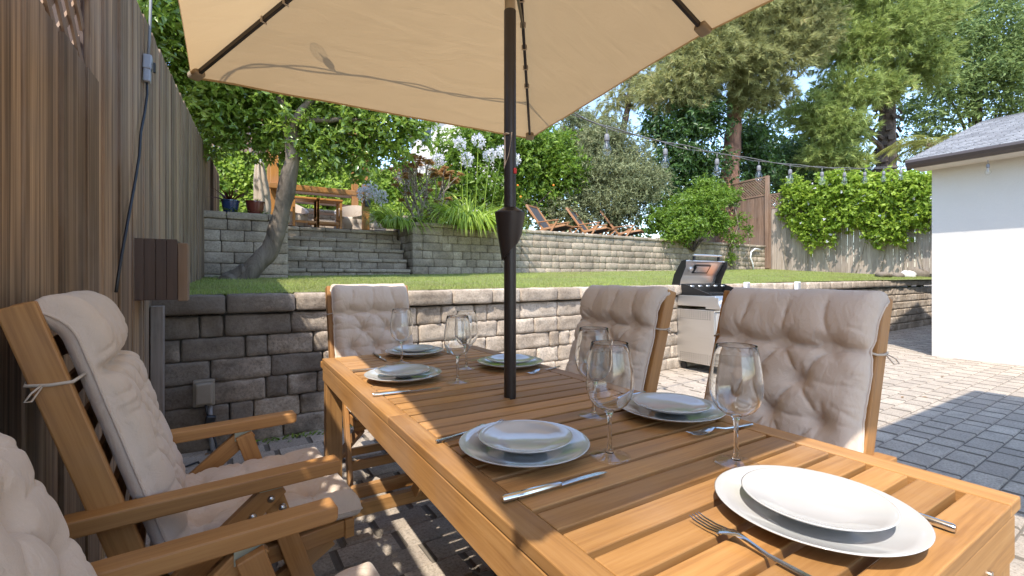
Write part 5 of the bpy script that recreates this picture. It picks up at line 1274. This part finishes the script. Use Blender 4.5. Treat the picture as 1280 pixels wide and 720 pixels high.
pine('pine_tree', 'thin dark conifer leaning behind the umbrella edge', at(770, 215, 21), at(800, 20, 21.5), .22, [(745, 150, 21, (1.0, .8, .5)), (735, 170, 20.6, (.9, .7, .4)), (770, 125, 21.2, (.9, .8, .4)), (805, 120, 21.4, (.9, .8, .5)), (790, 95, 21.4, (1.2, 1, .5)), (715, 165, 20.8, (.7, .6, .3)), (825, 105, 21.6, (1.0, .9, .5))], 900, 43, bmat='bark_dark', nmat='needle_pine', L=.34, W=.010, boughs=7)
def broad(lab, masses, n, seed, mat, size, base, name='broadleaf_tree', group=None, **k):
    t = thing(name, lab, 'tree', (0, 0, 0), 0, group); C = cl(masses); leaves('crown', C, n, size, mat, t, seed, **k); m = MB(); b = Vector(base)
    top = sum((c for c, _ in C), Vector()) / len(C)
    Q = limb(m, [b, b.lerp(top, .5) + Vector((.3, .2, 0)), top], .3, .12, 10, .3, seed)
    for c, r in C[:8]: limb(m, [Q[len(Q) // 2], Q[len(Q) // 2].lerp(c, .5) + Vector((0, 0, .4)), c], .1, .03, 7, .3, seed)
    m.build('trunk', 'bark_dark', t, smooth=True)
broad('tall airy green tree behind the outbuilding roof', [(1190, 60, 23, 1.8), (1230, 40, 23, 2.0), (1270, 80, 23, 1.9), (1180, 110, 22.5, 1.3), (1225, 105, 22.5, 1.5), (1300, 30, 24, 2.2), (1200, 0, 24, 2.0), (1270, 130, 22, 1.2), (1330, 100, 23, 2), (1250, -20, 24, 2.2), (1165, 20, 23.5, 1.2), (1170, 150, 22.5, .9), (1205, 140, 22.5, .9), (1160, 85, 23.5, 1.0), (1150, 175, 25, 1.0), (1140, 140, 25, 1.1), (1165, 195, 24, .8), (1290, 60, 22, 1.4), (1245, 85, 22, 1.2)], 44000, 51, 'leaf_right', .22, at(1240, 330, 24), aspect=.36, droop=.4, shell=.6)
broad('dark green tree filling the gap between the two pines', [(1010, 205, 24, 1.5), (960, 205, 24, 1.5), (1050, 215, 25, 1.5), (985, 235, 23, 1.2), (1030, 240, 23, 1.0), (945, 160, 26, 1.3)], 16000, 52, 'leaf_dark', .22, at(1010, 330, 25))
broad('far green tree right of the umbrella pole above the hedge', [(700, 185, 22, .9), (665, 165, 23, 1.0), (725, 200, 22, .8), (640, 150, 24, .9)], 7000, 53, 'leaf_dark', .2, at(690, 300, 23))
broad('distant tree top left of the far house', [(300, 120, 22, 2.0), (380, 110, 22, 2.2), (445, 150, 23, 1.5), (250, 150, 22, 2)], 14000, 54, 'leaf_right', .22, at(380, 300, 23))

# -- palm with yellowing fronds, and a clump of broad paddle leaves
def palm():
    c = at(1166, 182, 15.5); t = thing('palm_tree', 'palm with yellowing arching fronds beside the outbuilding roof', 'tree', tuple(c)); rng = np.random.default_rng(6); rnd = random.Random(6)
    m = MB(); limb(m, [(0, 0, -2.6), (.05, 0, -1.2), (0, 0, .05)], .2, .15, 12, .3, 2); m.build('trunk', 'bark_dark', t, smooth=True)
    P, D, L, W = [], [], [], []; m = MB()
    for k in range(17):
        a = k * 2.399; e = rnd.uniform(.1, 1.0); d = Vector((math.cos(a), math.sin(a), e)).normalized(); p = Vector((0, 0, .05)); ln = rnd.uniform(1.3, 1.9); pts = [p.copy()]
        for s in range(16):
            d = (d + Vector((0, 0, -.085))).normalized(); p = p + d * ln / 16; pts.append(p.copy()); sd = d.cross(Vector((0, 0, 1))).normalized()
            if s > 1:
                for sg in (-1, 1):
                    for q in (0, .5): P.append(p - d * q * ln / 16); D.append(sd * sg * .9 + d * .65 + Vector((0, 0, .12))); L.append(.46 * (1 - ((s - 8) / 11) ** 2)); W.append(.016)
        m.tube(pts, [.02 - .0011 * i for i in range(len(pts))], 5)
    m.build('frond_ribs', 'leaf_olive', t); blades('fronds', np.array([list(p) for p in P]), np.array([list(q) for q in D]), np.array(L), np.array(W), 'palm_frond', t, 3, .5, 3)
palm()
def paddle():
    c = at(965, 238, 17.5); t = thing('banana_plant', 'clump of pale paddle leaves behind the fence corner', 'plant', tuple(c)); rng = np.random.default_rng(8); n = 13; a = rng.random(n) * 6.28
    blades('leaves', np.stack([.1 * np.cos(a), .1 * np.sin(a), -1.0 + np.zeros(n)], 1), np.stack([np.cos(a) * .42, np.sin(a) * .42, np.ones(n)], 1), 1.5 + .9 * rng.random(n), .10 + .05 * rng.random(n), 'leaf_olive', t, 2, .9, 8)
paddle()

# -- agapanthus and the dry succulent on the planter
def agapanthus(lab, u, v, y, n, L, stalks, seed, sp=.25):
    p = onY(u, v, y); t = thing('agapanthus', lab, 'plant', (p.x, y, 2.06), 0, 'agapanthus plants on the upper wall'); rng = np.random.default_rng(seed); a = rng.random(n) * 6.28; r = rng.random(n) ** .5 * sp
    blades('strap_leaves', np.stack([r * np.cos(a) * 1.5, r * np.sin(a) * .8, np.zeros(n)], 1), np.stack([np.cos(a) * .55, np.sin(a) * .6 - .38, .75 + .5 * rng.random(n)], 1), L * (.7 + .5 * rng.random(n)), np.full(n, .017), 'leaf_strap', t, seed, 1.45, 8)
    m = MB(); P, D = [], []; rnd = random.Random(seed)
    for (du, dv) in stalks:
        yy = y - rnd.uniform(0, .25); q = onY(du, dv, yy) - Vector((p.x, y, 2.06)); b = Vector((q.x * .55, (yy - y) * .3, 0)); limb(m, [b, b.lerp(q, .5) + Vector((rnd.uniform(-.03, .03), 0, .02)), q], .009, .007, 6, 0, seed, 5)
        for k in range(120):
            d = Vector((rnd.gauss(0, 1), rnd.gauss(0, 1), rnd.gauss(.25, .9))).normalized(); P.append(q + d * rnd.uniform(.07, .135)); D.append(d)
        for k in range(26):
            d = Vector((rnd.gauss(0, 1), rnd.gauss(0, 1), rnd.gauss(.25, .9))).normalized(); m.tube([q, q + d * .11], .002, 3)
    m.build('stalks', 'leaf_strap', t, smooth=True)
    P = np.array([list(x) for x in P]); D = np.array([list(x) for x in D]); P = np.repeat(P, 2, 0); D = unit(np.repeat(D, 2, 0) + rng.normal(size=(len(P), 3)) * .5); N = unit(rng.normal(size=D.shape))
    V, F = leaf_geo(P, N, D, np.full(len(P), .05), np.full(len(P), .011), rng); np_mesh('flowers', V, F, 'flower_lilac', rng.random(len(F)), t)['kind'] = 'stuff'
agapanthus('large agapanthus with tall pale lilac flower heads, leaves spilling over the wall', 588, 279, 8.28, 460, 1.12, ((575, 180), (598, 176), (612, 194), (584, 200), (628, 190), (643, 200)), 61, .26)
agapanthus('smaller agapanthus left of the dry succulent', 500, 281, 8.75, 240, .75, ((463, 236), (476, 247), (455, 243), (505, 222)), 62, .22)
agapanthus('low agapanthus behind the dry succulent stems', 545, 279, 8.8, 90, .55, ((532, 205), (548, 200)), 63, .2)
def succulent():
    p = onY(533, 279, 8.45); t = thing('dry_succulent', 'dry branching succulent with brown rosettes on the planter corner', 'plant', (p.x, 8.45, 2.06)); rnd = random.Random(9); m = MB(); P, D = [], []
    def grow(q, d, r, n):
        e = q + d * rnd.uniform(.25, .40); limb(m, [q, q.lerp(e, .5) + Vector((rnd.uniform(-.02, .02), rnd.uniform(-.02, .02), 0)), e], r, r * .7, 6, .1, rnd.random() * 9, 3)
        if n == 0 or rnd.random() < .12:
            for k in range(26):
                a = k * 2.399; f = k / 26; P.append(e + Vector((0, 0, .01 * f))); D.append(Vector((math.cos(a) * (1.1 - f), math.sin(a) * (1.1 - f), .25 + .9 * f)))
            return
        for k in range(2 if rnd.random() < .72 else 3): grow(e, (d + Vector((rnd.gauss(0, .34), rnd.gauss(0, .30), rnd.gauss(.12, .12)))).normalized(), r * .72, n - 1)
    for k in range(14): grow(Vector((rnd.uniform(-.38, .34), rnd.uniform(-.1, .15), 0)), Vector((rnd.gauss(0, .35), rnd.gauss(-.05, .2), 1)).normalized(), .024, 3)
    m.build('stems', 'twig', t, smooth=True); rng = np.random.default_rng(4); P = np.array([list(q) for q in P]); D = unit(np.array([list(q) for q in D])); N = unit(np.array([0, 0, 1.0]) + rng.normal(size=P.shape) * .2)
    V, F = leaf_geo(P, N, D, .07 + .045 * rng.random(len(P)), np.full(len(P), .021), rng); np_mesh('rosettes', V, F, 'succulent_brown', rng.random(len(F)), t)
succulent()
rng = np.random.default_rng(12)
def weed(lab, x, y, z, n, L, seed, sx=.05):
    t = thing('weed', lab, 'plant', (x, y, z)); r = np.random.default_rng(seed); a = r.random(n) * 6.28
    o = blades('leaves', np.stack([r.normal(size=n) * sx, r.normal(size=n) * .03, np.zeros(n)], 1), np.stack([np.cos(a) * .7, np.sin(a) * .7, np.ones(n)], 1), L * (.5 + .6 * r.random(n)), np.full(n, .006), 'leaf_bright', t, seed, 1.0, 3)
weed('trailing fern like weed in the planter wall corner', -.16, 7.31, 1.02, 60, .35, 3, .06); weed('green weed growing beside the blue pot on the planter', .02, 7.55, 2.0, 40, .22, 4, .05); weed('green grass tuft between the two pots', .33, 7.6, 2.0, 46, .2, 5, .08)
for i in range(5):
    x = .18 + i * .2; weed('small weed tufts along the foot of the shaded block wall', x, wall_y(x) - .05, 0, 26, .05, 20 + i, .09)
for o in bpy.data.objects:
    if o.name.startswith('weed') and o.get('label', '').startswith('small weed tufts'): o['group'] = 'weeds at the foot of the wall'
# dead leaves blown onto the pavers
lf = MB(); lf.v += [(0, 0, 0), (.022, .012, .006), (.05, 0, .003), (.024, -.012, .007)]; lf.face((0, 1, 2)); lf.face((0, 2, 3)); l0 = lf.build('dead_leaf', 'dead_leaf', recalc=False)
LP = [onZ(1127, 497, .003), onZ(1161, 497, .003), onZ(1175, 470, .003), onZ(252, 585, .003), onZ(275, 573, .003), onZ(262, 566, .003), onZ(300, 560, .003)]
for i, p in enumerate(LP):
    o = l0 if i == 0 else l0.copy()
    if i: COL.objects.link(o)
    o.location = p; o.rotation_euler = (0, 0, i * 2.1); tag(o, 'curled brown dead leaf lying on the sunlit pavers' if i < 3 else 'curled brown dead leaf in the shade near the outlet wall', 'leaf', 'dead leaves on the sunny pavers' if i < 3 else 'dead leaves by the wall')

# far-off wood behind the gardens, seen only as dark green between the nearer plants
C = [(at(u, 250 - 40 * math.sin(u * .02) - 25 * math.sin(u * .051), 34 + 3 * math.sin(u * .3)), (3.4, 3.4, 3.0 + 1.2 * math.sin(u * .07))) for u in range(240, 1300, 45) if not 480 < u < 600] + [(at(u, 300, 33), (3, 3, 2)) for u in range(240, 1300, 60) if not 480 < u < 600]
o = leaves('far_wood', C, 16000, .42, 'leaf_dark', None, 77, aspect=.6, shell=.4); tag(o, 'dark green woodland far behind the gardens', 'trees', kind='stuff')
